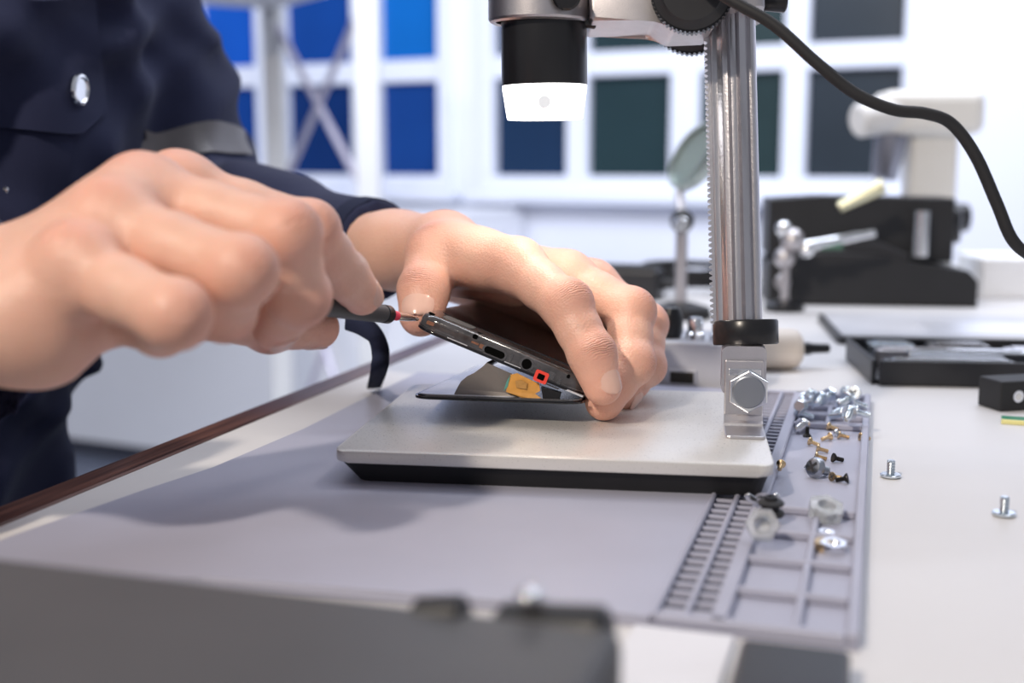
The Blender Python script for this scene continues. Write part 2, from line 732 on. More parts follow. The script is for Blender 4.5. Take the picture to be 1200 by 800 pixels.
blue = [(0.004, 0.085, 0.44), (0.004, 0.1, 0.52), (0.006, 0.09, 0.47), (0.004, 0.05, 0.25)]
dark = [(0.010, 0.030, 0.075), (0.016, 0.036, 0.042), (0.020, 0.038, 0.040), (0.027, 0.036, 0.046)]
for wi, cols in enumerate(WIN):
    wn = thing('window_%d' % (wi + 1), None, None, W0, WALLM.to_3x3(), kind='structure')
    s0, s1 = spans[wi]
    bm = bmesh.new()
    box(bm, s0, s1, -0.02, 0.05, z_sill - fr, z_sill, 0.004)
    box(bm, s0, s1, -0.02, 0.05, z_top, z_top + fr, 0.004)
    box(bm, s0, cols[0][0], -0.02, 0.05, z_sill, z_top, 0.004)
    box(bm, cols[-1][1], s1, -0.02, 0.05, z_sill, z_top, 0.004)
    obj('window_frame', bm, M_FRAME, wn)
    obj('window_sill', bxm(s0 - 0.03, s1 + 0.03, -0.07, -0.0, z_sill - fr - 0.03, z_sill - fr, 0.006), M_FRAME, wn)
    for a, b in zip(cols, cols[1:]):
        obj('mullion', bxm(a[1], b[0], -0.012, 0.045, z_sill, z_top, 0.004), M_FRAME, wn)
    for a, b in zip(Z_ROWS, Z_ROWS[1:]):
        for c in cols:
            obj('glazing_bar', bxm(c[0], c[1], -0.008, 0.045, a[1], b[0], 0.004), M_FRAME, wn)
    for ci, c in enumerate(cols):
        for ri, rz in enumerate(Z_ROWS):
            k = 1.0 if wi else (0.55, 1.15, 1.25)[ri]
            base = dark[ci] if wi else blue[(ci + 1) % 4 if ci < 3 else 3]
            if not wi and ci == 3:
                base = ((0.006, 0.05, 0.23), (0.003, 0.14, 0.5), (0.003, 0.15, 0.55))[ri]
                k = 1
            m = mat('night glass %d %d %d' % (wi, ci, ri), tuple(v * k for v in base), 0.25, var=0.25, vscale=3, spec=0.3)
            obj('pane', bxm(c[0], c[1], 0.02, 0.03, rz[0], rz[1]), m, wn)

# the open shelving unit standing before the left window


def at_depth(px, D, z):
    q = P(px, 400, D)
    return Vector((q.x, q.y, z))


rack_m = mat('pale grey powder coat', (0.66, 0.66, 0.66), 0.5, var=0.04)
pA, pB = at_depth(331, 2.95, FLOOR_Z), at_depth(436, 2.55, FLOOR_Z)       # right end of the rack: rear and front post
dirL = (pA - pB).normalized().cross(Vector((0, 0, 1)))
dirL = -dirL if dirL.x > 0 else dirL
pC, pD = pA + dirL * 1.0, pB + dirL * 1.0
z_sh = P(300, 6, 2.75).z
rack = thing('shelving_rack', 'pale grey metal shelving rack with crossed braces before the blue window', 'shelf', (pA + pB + pC + pD) / 4)
for q in (pA, pB, pC, pD):
    obj('post', bxm(q.x - 0.024, q.x + 0.024, q.y - 0.024, q.y + 0.024, FLOOR_Z, z_sh + 0.02, 0.004), rack_m, rack, True)
z_sh = P(300, 6, 2.75).z
for z in (FLOOR_Z + 0.1, z_sh):
    bm = bmesh.new()
    t = prism(bmesh.new(), [(q.x, q.y) for q in (pA, pB, pD, pC)], 0.03, z0=z)
    obj('shelf_board', t, rack_m, rack, True)
wire = mat('brace wire', (0.55, 0.52, 0.62), 0.4, 0.2)
for z0, z1 in ((0.05, z_sh - 0.02), (-0.62, 0.05)):
    for a, b in ((pA, pB), (pB, pA)):
        obj('brace', rod(bmesh.new(), Vector((a.x, a.y, z0)), Vector((b.x, b.y, z1)), 0.008, seg=8), wire, rack, True)
q = P(300, 0, 2.75)
solo('storage_box', bxm(q.x - 0.22, q.x + 0.02, q.y - 0.06, q.y + 0.06, z_sh + 0.0305, z_sh + 0.17, 0.006),
     mat('beige card', (0.5, 0.46, 0.42), 0.7), 'low beige cardboard box on the top shelf of the rack', 'box')

# white low cupboards below the left window
m_cab = mat('white lacquer', (0.90, 0.91, 0.96), 0.4, var=0.02)
m_gap = mat('plinth grey', (0.10, 0.11, 0.15), 0.6)
c0 = at_depth(60, 3.60, FLOOR_Z)
c0_s = (c0 - W0).dot(WS)
cd = -(c0 - W0).dot(WN)
spots = ['on the far left', 'behind the fist', 'behind the rack']
ends = []
for px_ in (-210, 60, 326, 500):
    r = ray(px_, 400)
    tt = (W0 + WN * -cd - EYE).dot(WN) / r.dot(WN)
    ends.append((EYE + r * tt - W0).dot(WS))
for i in range(3):
    a, b = ends[i] + 0.003, ends[i + 1] - 0.003
    cb = thing('low_cupboard', 'white low cupboard with plain doors ' + ('partly hidden by the navy trousers at far left', 'seen below the hand with the screwdriver', 'standing behind the pale shelving rack')[i],
               'cupboard', W0 + WS * ((a + b) / 2) + Vector((0, 0, FLOOR_Z)), WALLM.to_3x3(), 'white low cupboards along the window wall')
    bm_ = bxm(a, b, cd + 0.02, -0.03, FLOOR_Z + 0.05, -0.02)
    bm_.transform(WALLM)
    obj('carcass', bm_, m_cab, cb, True)
    bm_ = bxm(a + 0.01, b - 0.01, cd + 0.05, -0.03, FLOOR_Z, FLOOR_Z + 0.05)
    bm_.transform(WALLM)
    obj('plinth', bm_, m_gap, cb, True)
    bm_ = bxm(a - 0.002, b + 0.002, cd - 0.006, -0.08, -0.02, 0.0, 0.003)
    bm_.transform(WALLM)
    obj('cupboard_top', bm_, m_cab, cb, True)
    bm_ = bxm(a + 0.012, b - 0.012, cd, cd + 0.019, FLOOR_Z + 0.055, -0.024, 0.003)
    bm_.transform(WALLM)
    dr = obj('door', bm_, m_cab, cb, True)
    bm_ = bxm(b - 0.10, b - 0.085, cd - 0.014, cd, -0.20, -0.06, 0.003)
    bm_.transform(WALLM)
    obj('handle', bm_, m_cab, dr, True)

# ================================================================== the bench
bench = thing('workbench', 'off-white topped workbench with dark wooden edge under the tools', 'table', BENCH @ Vector((0.2, 0.7, FLOOR_Z)), BENCH.to_3x3())
bw = lambda bm: (bm.transform(BENCH), bm)[1]
V0, V1, U0, U1 = -0.305, 0.85, -0.25, 1.50
obj('table_top', bw(bxm(V0, V1, U0, U1, -0.03, 0.0)), M_TABLE, bench, True)
obj('wooden_edge', bw(bxm(V0 - 0.019, V0, U0, U1, -0.036, 0.0005, 0.002)), M_WOOD, bench, True)
obj('apron', bw(bxm(V0 + 0.03, V0 + 0.05, U0 + 0.04, U1 - 0.04, -0.11, -0.03)), M_WOOD, bench, True)
for v in (V0 + 0.03, V1 - 0.08):
    for u in (U0 + 0.04, U1 - 0.1):
        obj('leg', bw(bxm(v, v + 0.05, u, u + 0.05, FLOOR_Z, -0.03, 0.003)), M_WOOD, bench, True)

# ---- silicone repair mat: flat work area, double row of slots, compartments for screws
ZF, ZT = 0.0012, 0.0042
smat = thing('silicone_mat', 'grey lavender silicone repair mat with screw compartments along one side', 'mat', BENCH @ Vector((-0.12, 0.5, 0)), BENCH.to_3x3())
left = [(-0.289, 0.300), (-0.2865, 0.335), (-0.277, 0.40), (-0.2695, 0.44), (-0.2665, 0.52), (-0.270, 0.62), (-0.271, 0.685)]
outline = [(0.0, 0.326), (0.0, 0.688)] + [(x, y) for x, y in reversed(left)] + [(-0.25, 0.290), (-0.20, 0.318), (-0.1, 0.326)]
obj('base_sheet', bw(prism(bmesh.new(), [(x, y) for x, y in outline[::-1]], ZF)), M_MATT, smat, True)
pad = [(-0.0585, 0.3265), (-0.0585, 0.6875)] + [(x + 0.0006, y) for x, y in reversed(left)] + [(-0.249, 0.2915), (-0.20, 0.3185), (-0.1, 0.3265)]
obj('work_area', bw(prism(bmesh.new(), pad[::-1], ZT - ZF - 0.0007, z0=ZF)), M_MATT, smat, True)


def rib(v0, v1, u0, u1, z=ZT):
    return obj('rib', bw(bxm(v0, v1, u0, u1, ZF, z, 0.0006, 1)), M_MATT, smat, True)


rib(-0.0585, -0.0565, 0.3275, 0.687)
rib(-0.0495, -0.0475, 0.330, 0.685, ZT - 0.0003)
rib(-0.0415, -0.0365, 0.3275, 0.687)
rib(-0.0035, 0.0, 0.327, 0.687, ZT + 0.0006)
rib(-0.0565, -0.0035, 0.3265, 0.3305)
rib(-0.0565, -0.0035, 0.6835, 0.6875)
for u in (0.357, 0.388, 0.419, 0.450, 0.604, 0.626, 0.650):
    rib(-0.0365, -0.0035, u - 0.0012, u + 0.0012)
rib(-0.0185, -0.0160, 0.3305, 0.4488, ZT - 0.0003)
rib(-0.0215, -0.0190, 0.6052, 0.6835, ZT - 0.0003)
rb = bxm(-0.0035, 0.0035, -0.0009, 0.0009, ZF, ZF + 0.0013, 0.0003, 1)
rb_me = bpy.data.meshes.new('slot_bar')
bmesh.ops.recalc_face_normals(rb, faces=rb.faces[:])
rb.to_mesh(rb_me)
rb.free()
rb_me.materials.append(M_MATT)
m_slot_shade = mat('dark slot shade', (0.10, 0.10, 0.13), 0.5)  # dark colour laid in the slots to stand for the shade inside them
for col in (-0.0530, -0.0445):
    obj('slot_shade_strip', bw(bxm(col - 0.0032, col + 0.0032, 0.331, 0.683, ZF, ZF + 0.0003)), m_slot_shade, smat, True)
inv = ROOTM[smat].inverted() @ BENCH
for col in (-0.0530, -0.0445):
    u = 0.3365
    while u < 0.682:
        o = link('slot_bar', rb_me, None, smat)
        o.location = inv @ Vector((col, u, 0))
        u += 0.0076

# ---- things at the near end of the bench, out of focus
M_CASE = mat('dark grey case plastic', (0.075, 0.076, 0.083), 0.5, var=0.15, vscale=20, bump=0.15, bscale=500)
case = thing('tool_case', 'dark grey flat tool case in the near left corner of the bench', 'case', BENCH @ Vector((-0.25, 0.12, 0)), BENCH.to_3x3())
ca0, ca1 = -0.52 + 0.22, -0.048
obj('lower_shell', bw(bxm(ca0, ca1, -0.02, 0.243, 0.0, 0.016, 0.003)), M_CASE, case, True)
obj('lid', bw(bxm(ca0, ca1 - 0.0005, -0.02, 0.2425, 0.0172, 0.034, 0.004, 3)), M_CASE, case, True)
lt = obj('latch', bw(rod(bmesh.new(), (-0.078, 0.244, 0.028), (-0.052, 0.244, 0.030), 0.0075, 0.0075, 18, 0.002)), M_PLASTIC, case, True, True, 40)
obj('latch_pin', bw(ball(bmesh.new(), (-0.070, 0.243, 0.0385), 0.0032, 12, (1, 1.3, 0.6))), M_CHROME, lt, True, True)
obj('hinge_barrel', bw(rod(bmesh.new(), (-0.096, 0.240, 0.031), (-0.084, 0.240, 0.033), 0.005, 0.005, 16, 0.001)), M_PLASTIC, case, True, True, 40)
nb = bw(bxm(-0.030, -0.002, 0.235, 0.306, 0.0, 0.009, 0.002))
o = solo('battery_pack', nb, M_PLASTIC, 'small flat black pack lying before the near end of the mat', 'battery')
pp = bw(bxm(-0.062, -0.0335, 0.262, 0.3225, 0.0, 0.0022, 0.0005))
solo('paper_pad', pp, mat('white paper', (0.70, 0.70, 0.74), 0.7), 'blurred white paper pad between tool case and mat', 'paper')

# ================================================================== the microscope stand
Z_TOP = 0.0172
bFL, bFR = G(390, 528, Z_TOP), G(908, 546, Z_TOP)
SX = (bFR - bFL).normalized()
SY = Vector((-SX.y, SX.x, 0))
BL, BD = (bFR - bFL).length, 0.150
STM = Matrix(((SX.x, SY.x, 0), (SX.y, SY.y, 0), (0, 0, 1)))
st_o = Vector((bFL.x, bFL.y, 0.0))
stand = thing('microscope_stand', 'silver microscope stand with black rimmed base plate and fluted column', 'stand', st_o, STM)
# parts are drawn in the stand's own axes: x along the front edge, y away, z up
z0 = ZT - 0.0007
t = bmesh.new()
lo = rrect(0.008, BL - 0.004, 0.006, BD - 0.006, 0.006, 4)
hi = rrect(0.0015, BL - 0.0015, 0.0015, BD - 0.0015, 0.006, 4)
a = [t.verts.new((x, y, z0)) for x, y in lo]
b = [t.verts.new((x, y, Z_TOP - 0.0048)) for x, y in hi]
t.faces.new(a[::-1])
t.faces.new(b)
for i in range(len(a)):
    j = (i + 1) % len(a)
    t.faces.new((a[i], a[j], b[j], b[i]))
obj('base_body', t, M_RUBBER, stand)
obj('base_plate', prism(bmesh.new(), rrect(0, BL, 0, BD, 0.006, 6), 0.0048, bev=0.0009, z0=Z_TOP - 0.0048), M_PLATE, stand, smooth=True, angle=35)


def L(w):
    return STM.transposed() @ (Vector(w) - st_o)


k0 = L(G(848, 500, Z_TOP))
k1 = L(G(907, 501, Z_TOP))
kx0, kx1, ky = k0.x, min(k1.x, BL - 0.0005), (k0.y + k1.y) / 2
DB = (STM @ Vector((kx0, ky, 0)) + st_o - EYE + Vector((0, 0, Z_TOP))).dot(AX_F)
zb = P(877, 404, DB).z
# L bracket: foot on the plate, bend, upright
obj('bracket_foot', prism(bmesh.new(), rrect(kx0, kx1, ky - 0.024, ky + 0.004, 0.002, 3), 0.0014, z0=Z_TOP, bev=0.0003), M_ALU, stand)
obj('bracket_upright', bxm(kx0, kx1, ky, ky + 0.0022, Z_TOP + 0.001, zb - 0.006, 0.0005), M_ALU, stand)
t = bmesh.new()
for i in range(1):
    t = prism(bmesh.new(), [(0, 0), (-0.0045, 0), (-0.0040, 0.0012), (-0.0026, 0.0022), (-0.0010, 0.0040), (0, 0.0048)], kx1 - kx0)
    # profile x -> y, y -> z, extrusion -> x
    t.transform(Matrix(((0, 0, 1, kx0), (1, 0, 0, ky + 0.0004), (0, 1, 0, Z_TOP + 0.0012), (0, 0, 0, 1))))
obj('bracket_bend', t, M_ALU, stand)
t = prism(bmesh.new(), rrect(kx0 - 0.0014, kx1 + 0.0012, Z_TOP + 0.014, zb, 0.003, 4), 0.012)
t.transform(Matrix(((1, 0, 0, 0), (0, 0, 1, ky + 0.0023), (0, 1, 0, 0), (0, 0, 0, 1))))
obj('column_foot', t, M_ALU, stand)
obj('bracket_slot', bxm(kx0 + 0.0015, kx1 - 0.0012, ky - 0.0009, ky + 0.001, zb - 0.0125, zb - 0.0095, 0.0004), M_CHROME, stand)
bc = L(P(876, 455, DB))
hexp = [(0.0094 * math.cos(math.radians(60 * i + 30)), 0.0094 * math.sin(math.radians(60 * i + 30))) for i in range(6)]
t = prism(bmesh.new(), hexp, 0.0046, bev=0.0005)
hm = Matrix(((1, 0, 0, bc.x), (0, 0, -1, ky), (0, 1, 0, bc.z), (0, 0, 0, 1)))
t.transform(hm)
hb = obj('hex_bolt', t, M_CHROME, stand)
obj('bolt_face', lathe(bmesh.new(), [(0.0072, 0.0042), (0.0072, 0.0052), (0.0066, 0.0056), (0, 0.0056)], 32, hm), mat('dull bolt steel', (0.30, 0.32, 0.36), 0.4, 0.9), hb, smooth=True, angle=30)

# column: fluted extrusion with a rack of teeth on its left, leaning a touch to the left
DC = DB + 0.013
c_lo, c_hi = P(866, 400, DC), P(857, 20, DC)
cz = (c_hi - c_lo).normalized()
cx = (SX - cz * SX.dot(cz)).normalized()
cy = cz.cross(cx)
CM = Matrix((cx, cy, cz)).transposed().to_4x4()
CM.translation = c_lo
PXM = FPX / DC / 1000 / 1.0                   # pixels per millimetre there


def hgt(py):
    return (P(860, py, DC) - c_lo).dot(cz)


R = 0.0108
flutes = [(-90, 14, 0.0032), (-48, 10, 0.0022), (-135, 16, 0.002), (0, 12, 0.002), (60, 12, 0.002), (120, 12, 0.002)]
pts = []
for i in range(120):
    an = i * 3 - 180
    r = R
    for c, w, d in flutes:
        dd = abs((an - c + 180) % 360 - 180)
        if dd < w:
            r -= d * min(1.0, (w - dd) / (w * 0.35))
    pts.append((r * math.cos(math.radians(an)), r * math.sin(math.radians(an))))
top_h = hgt(-230)
obj('column', prism(bmesh.new(), pts, top_h - hgt(378), mtx=CM, z0=hgt(378)), M_ALU, stand, True, True, 25)
t = bmesh.new()
zz = hgt(380)
n = 0
tp = [(-0.0098, zz)]
while zz < hgt(-120):
    tp += [(-0.0112, zz + 0.0003), (-0.0126, zz + 0.0009), (-0.0126, zz + 0.0015), (-0.0112, zz + 0.0021)]
    zz += 0.0025
tp += [(-0.0098, zz)]
t = prism(t, tp, 0.006, z0=-0.003)
t.transform(CM @ Matrix(((1, 0, 0, 0), (0, 0, -1, -0.001), (0, 1, 0, 0), (0, 0, 0, 1))))
obj('toothed_rack', t, M_ALU, stand, True)
ring = [(0.0118, 0), (0.0142, 0), (0.0147, 0.0006), (0.0147, 0.0104), (0.0141, 0.0112), (0.0125, 0.0112), (0.0118, 0.0106)]
t = bmesh.new()
prof = ring + [ring[0]]
t = lathe(t, prof, 40, CM @ Matrix.Translation((0.0030, 0, hgt(404))))
obj('collar', t, M_BLACK, stand, True, True, 40)

# carriage, arm and ring clamp (cast), focusing knobs (black)
bar_c = P(637, 20, DC - 0.006)
Z_RING0 = P(637, 26, DC - 0.006).z
up = Vector((0, 0, 1))
t = prism(bmesh.new(), rrect(-0.0150, 0.0140, -0.017, 0.017, 0.004, 4), hgt(-90) - hgt(21), mtx=CM, z0=hgt(21), bev=0.0008)
obj('carriage', t, M_CAST, stand, True, True, 35)
prof2 = [(692, 24), (768, 21), (790, 35), (838, 33), (838, -70), (690, -70)]
t = bmesh.new()
fr_d, bk_d = DC - 0.021, DC + 0.010
lo = [t.verts.new(P(x, y, fr_d)) for x, y in prof2]
dd = AX_F * (bk_d - fr_d)
hi = [t.verts.new(v.co + dd) for v in lo]
t.faces.new(lo)
t.faces.new(hi[::-1])
for i in range(len(lo)):
    j = (i + 1) % len(lo)
    t.faces.new((lo[i], hi[i], hi[j], lo[j]))
bmesh.ops.bevel(t, geom=t.edges[:], offset=0.0016, segments=3, profile=0.5, affect='EDGES')
obj('arm', t, M_CAST, stand, True, True, 30)
RM = Matrix.Translation((bar_c.x - 0.002, bar_c.y, Z_RING0))
t = lathe(bmesh.new(), [(0.0196, 0.0), (0.0205, -0.0008), (0.0222, 0.0), (0.0228, 0.001), (0.0228, 0.040), (0.0196, 0.040), (0.0196, 0.0)], 56, RM)
obj('ring_clamp', t, M_CAST, stand, True, True, 30)
t = bmesh.new()
ck = P(690, -2, DC - 0.026)
rod(t, P(664, -5, DC - 0.033), P(664, -5, DC - 0.026), 0.0062, 0.0062, 24, 0.001)
obj('clamp_screw', t, M_BLACK, stand, True, True, 40)
obj('clamp_knob', rod(bmesh.new(), P(684, 24, DC - 0.010), P(699, 26, DC - 0.010), 0.0032, 0.0032, 16, 0.0006), M_BLACK, stand, True, True, 40)


def knob(name, c, r, h, teeth=56):
    pts = []
    for i in range(teeth):
        for q, rr in ((0.0, r), (0.3, r), (0.5, r - 0.0007), (0.8, r - 0.0007)):
            an = 2 * math.pi * (i + q) / teeth
            pts.append((rr * math.cos(an), rr * math.sin(an)))
    t = prism(bmesh.new(), pts, h, axis_mtx(c, Vector(c) - SY * 0.01))
    k = obj(name, t, M_BLACK, stand, True)
    obj('knob_cap', rod(bmesh.new(), Vector(c) - SY * h, Vector(c) - SY * (h + 0.003), r - 0.0012, r - 0.004, 40, 0.001), M_PLASTIC, k, True, True, 40)
    return k


knob('focus_knob', P(811, -7, DC - 0.022), 0.0178, 0.012)
knob('focus_knob', P(811, 13, DC + 0.036), 0.0215, 0.012)
obj('knob_shaft', rod(bmesh.new(), P(813, 2, DC - 0.022), P(815, 6, DC + 0.030), 0.004), M_CHROME, stand, True, True, 40)
obj('lock_screw', rod(bmesh.new(), P(893, 2, DC), P(921, 2, DC), 0.0042, 0.005, 18, 0.0008), M_BLACK, stand, True, True, 40)

# ---- the digital microscope held by the clamp
mz = P(637, 139, DC - 0.006).z
ax_lo = Vector((P(639, 139, DC - 0.006).x, bar_c.y, mz))
mic = thing('digital_microscope', 'black barrelled digital microscope with glowing white light ring held in the stand', 'microscope', ax_lo)
px = 1 / (FPX / (DC - 0.006))                 # metres per pixel there
hz = lambda py: (139 - py) * px
tilt = Matrix.Rotation(math.radians(-0.8), 4, 'Y')
R1 = 50.5 * px
obj('barrel', lathe(bmesh.new(), [(R1 * 0.985, hz(101)), (R1, hz(98)), (R1, hz(22)), (R1 * 0.965, hz(20)), (R1 * 0.965, hz(-150)), (R1 * 0.9, hz(-156)), (0, hz(-156))], 56, tilt), M_BLACK, mic, smooth=True, angle=30)
m_glow = mat('lit frosted diffuser', (0.95, 0.95, 0.95), 0.5, var=0, emis=(1.0, 0.985, 0.97), estr=3.2)
lr = obj('light_ring', lathe(bmesh.new(), [(R1 * 0.42, hz(139.5)), (R1 * 0.87, hz(139.5)), (R1 * 0.89, hz(138)), (R1 * 0.99, hz(104)), (R1 * 0.99, hz(99)), (R1 * 0.5, hz(99)), (R1 * 0.42, hz(139.5))], 56, tilt), m_glow, mic, smooth=True, angle=30)
obj('objective_lens', lathe(bmesh.new(), [(R1 * 0.40, hz(136)), (R1 * 0.40, hz(110)), (0, hz(110))], 32, tilt), M_BLACK, mic, smooth=True, angle=30)
q = P(638, 119, DC - 0.006 - R1 * 0.94)
obj('led_window', rod(bmesh.new(), q + AX_F * 0.0012, q - AX_F * 0.0003, 0.0028, 0.0026, 20), mat('pale grey led dot', (0.45, 0.46, 0.48), 0.3, emis=(0.7, 0.72, 0.76), estr=0.6), lr, True)  # grey disc added as the faint LED dot showing through the diffuser
ld = bpy.data.lights.new('ring_lamp', 'SPOT')
ld.energy = 0.17
ld.color = (1.0, 0.87, 0.72)
ld.spot_size = math.radians(165)
ld.spot_blend = 0.6
ld.shadow_soft_size = 0.006
lo_ = bpy.data.objects.new('ring_lamp', ld)
COL.objects.link(lo_)
lo_.parent = mic
lo_.location = (0, 0, -0.003)

# ---- its cable, hanging in an arc to the right
cp_ = [P(640, -175, 0.55), P(700, -160, 0.53), P(770, -75, 0.505), P(838, -12, 0.495), P(905, 28, 0.49), P(955, 72, 0.488), P(1000, 108, 0.487), P(1045, 128, 0.486),
       P(1085, 133, 0.486), P(1115, 145, 0.487), P(1143, 182, 0.488), P(1168, 238, 0.49), P(1188, 283, 0.492), P(1222, 312, 0.50),
       P(1290, 380, 0.52), P(1350, 480, 0.54), G(1420, 560, 0.004), G(1560, 560, 0.003)]
solo('usb_cable', tube(bmesh.new(), catmull(cp_, 8), 0.0025, 12), M_RUBBER, 'black cable sweeping from the microscope down to the right', 'cable', smooth=True)

# ================================================================== the opened phone
O_ = P(683, 469, 0.527)
pl = P(482, 462, 0.540)
ex = (O_ - pl).normalized()
ey = (Vector((-ex.y, ex.x, 0)).normalized() - Vector((0, 0, math.tan(math.radians(4.4))))).normalized()
ey = (ey - ex * ey.dot(ex)).normalized()
ez = ex.cross(ey).normalized()
PWID, PLEN = (O_ - pl).length, 0.150
PM = Matrix((ex, ey, ez)).transposed()
phone = thing('opened_phone', 'opened smartphone with dark glossy body lifted off its screen panel', 'phone', O_, PM)
m_gl = mat('black screen glass', (0.008, 0.008, 0.010), 0.12, var=0.1, coat=0.5)
m_body = mat('smoky phone shell', (0.055, 0.052, 0.055), 0.16, var=0.95, vscale=160, coat=0.8, bump=0.25, bscale=260)
m_gun = mat('gunmetal trim', (0.22, 0.21, 0.21), 0.25, 0.9, var=0.3, vscale=220)
m_foil = mat('silver backing foil', (0.82, 0.82, 0.86), 0.32, 0.6, var=0.08, vscale=60)
m_brown = mat('brown grey backing sheet', (0.23, 0.205, 0.19), 0.35, 0.4, var=0.12, vscale=120)
m_cop = mat('copper contacts', (0.50, 0.24, 0.15), 0.3, 0.9, var=0.3, vscale=300)
m_flex = mat('amber flex film', (0.62, 0.30, 0.06), 0.3, var=0.3, vscale=250, coat=0.4)
m_red = mat('red gasket', (0.80, 0.06, 0.04), 0.4)
m_hole = mat('dark port cavity', (0.004, 0.004, 0.004), 1.0, var=0, spec=0.0)

obj('screen_glass', prism(bmesh.new(), rrect(-PWID, 0.0, 0, PLEN, 0.008, 6), 0.0013, z0=-0.0020, bev=0.0003), m_gl, phone, smooth=True, angle=30)
obj('screen_frame', prism(bmesh.new(), rrect(-PWID + 0.0012, -0.001, 0.0012, PLEN - 0.001, 0.007, 6), 0.0007, z0=-0.0007), m_gun, phone)
obj('backing_foil', prism(bmesh.new(), rrect(-PWID + 0.0025, -0.03, 0.0022, PLEN - 0.003, 0.005, 6), 0.0003), m_foil, phone)

# the lifted body: its own axes, turned about the long edge it hangs from
b_r, b_l = P(684, 466, 0.527), P(485, 383, 0.540)
bx = (b_r - b_l).normalized()
BWID = (b_r - b_l).length
bz = bx.cross(ey).normalized()
BM_ = Matrix((bx, ey, bz)).transposed().to_4x4()
BM_.translation = b_r
TH = 0.0082


def fx(px, py):
    """pixel on the body's end face -> (x, z) in the body's axes"""
    r = ray(px, py)
    t = (b_r - EYE).dot(ey) / r.dot(ey)
    q = EYE + r * t - b_r
    return q.dot(bx), q.dot(bz)


t = prism(bmesh.new(), rrect(-BWID, 0, 0, PLEN, 0.010, 8), TH - 0.0012, z0=0.0012, mtx=None)
ed = [e for e in t.edges if abs(e.verts[0].co.z - e.verts[1].co.z) < 1e-9]
top = [e for e in ed if e.verts[0].co.z > 0.004]
bot = [e for e in ed if e.verts[0].co.z < 0.004]
bmesh.ops.bevel(t, geom=top, offset=0.0032, segments=5, profile=0.5, affect='EDGES')
t.transform(BM_)
shell = obj('shell', t, m_body, phone, True, True, 40)
obj('bottom_rim', prism(bmesh.new(), rrect(-BWID - 0.0003, 0.0003, -0.0004, PLEN, 0.010, 8), 0.0012, mtx=BM_, bev=0.0003), m_gl, phone, True, True, 30)
obj('trim_line', prism(bmesh.new(), rrect(-BWID - 0.0002, 0.0002, -0.0003, PLEN, 0.010, 8), 0.0004, mtx=BM_, z0=0.0017), m_gun, phone, True)
obj('back_cover', prism(bmesh.new(), rrect(-BWID + 0.005, -0.004, 0.020, PLEN - 0.004, 0.006, 6), 0.0004, mtx=BM_, z0=TH - 0.0001), m_gl, phone, True)


def on_face(px, py, w, h, d0, d1, name, m, parent=shell, r=None):
    """small inlay in the end face of the body, d0..d1 along its depth (negative stands proud)"""
    x, z = fx(px, py)
    r = min(w, h) * 0.49 if r is None else r
    t = prism(bmesh.new(), rrect(x - w / 2, x + w / 2, z - h / 2, z + h / 2, r, 4), d1 - d0, z0=d0)
    t.transform(BM_ @ Matrix(((1, 0, 0, 0), (0, 0, 1, 0), (0, 1, 0, 0), (0, 0, 0, 1))))
    return obj(name, t, m, parent, True)


on_face(579, 413, 0.0118, 0.0050, -0.0003, 0.002, 'port_rim', m_gun)
on_face(579, 413, 0.0098, 0.0032, -0.0004, 0.001, 'charging_port', m_hole)
on_face(617, 426.5, 0.0068, 0.0058, -0.0003, 0.002, 'jack_rim', m_gun)
on_face(617, 426.5, 0.0046, 0.0046, -0.0004, 0.001, 'headphone_jack', m_hole)
on_face(634, 441.5, 0.0062, 0.0052, -0.0006, 0.002, 'red_gasket', m_red, r=0.0008)
on_face(634, 441.5, 0.0032, 0.0026, -0.0008, 0.001, 'gasket_hole', m_hole, r=0.0004)
for px, py, w, h, m in ((503, 379, 0.0036, 0.0016, m_cop), (520, 391, 0.010, 0.0008, m_gun), (556, 394.5, 0.0022, 0.0020, m_hole),
                        (556, 402, 0.0036, 0.0009, m_cop), (564, 406, 0.0024, 0.002, m_cop), (598, 419, 0.0016, 0.0040, m_gun), (600, 428, 0.008, 0.0008, m_foil),
                        (627, 429, 0.0045, 0.0014, m_gun), (646, 440, 0.0030, 0.0036, m_gun), (666, 441, 0.0014, 0.0016, m_hole), (608, 433, 0.003, 0.0016, m_gun),
                        (655, 447, 0.0016, 0.003, m_gun), (672, 460, 0.009, 0.0008, m_foil), (535, 400, 0.010, 0.0007, m_foil), (525, 385, 0.009, 0.0008, m_gun), (640, 450, 0.012, 0.0006, m_gun)):
    on_face(px, py, w, h, -0.00025, 0.001, 'contact', m, r=min(w, h) * 0.3)


def on_top(px, py, name, m, w, l, h, z=TH):
    r = ray(px, py)
    p0 = b_r + bz * z
    tt = (p0 - EYE).dot(bz) / r.dot(bz)
    q = EYE + r * tt - b_r
    x, y = q.dot(bx), max(0.003, q.dot(ey))
    return obj(name, prism(bmesh.new(), rrect(x - w / 2, x + w / 2, y, y + l, min(w, l) * 0.2, 4), h, mtx=BM_, z0=z - h * 0.5), m, shell, True)


on_top(535, 379, 'speaker_window', mat('grey speaker mesh', (0.16, 0.16, 0.16), 0.4, 0.5), 0.015, 0.011, 0.0006)
on_top(503, 368, 'shell_screw', m_hole, 0.0028, 0.003, 0.0005)
on_top(557, 392, 'shell_screw', m_hole, 0.0028, 0.003, 0.0005)
on_top(577, 402, 'shell_strip', m_gun, 0.05, 0.0016, 0.0005)
on_top(640, 430, 'shell_strip', m_gun, 0.018, 0.0016, 0.0005)


def on_plane(px, py, off):
    r = ray(px, py)
    p0 = O_ + ey * off
    return EYE + r * ((p0 - EYE).dot(ey) / r.dot(ey))


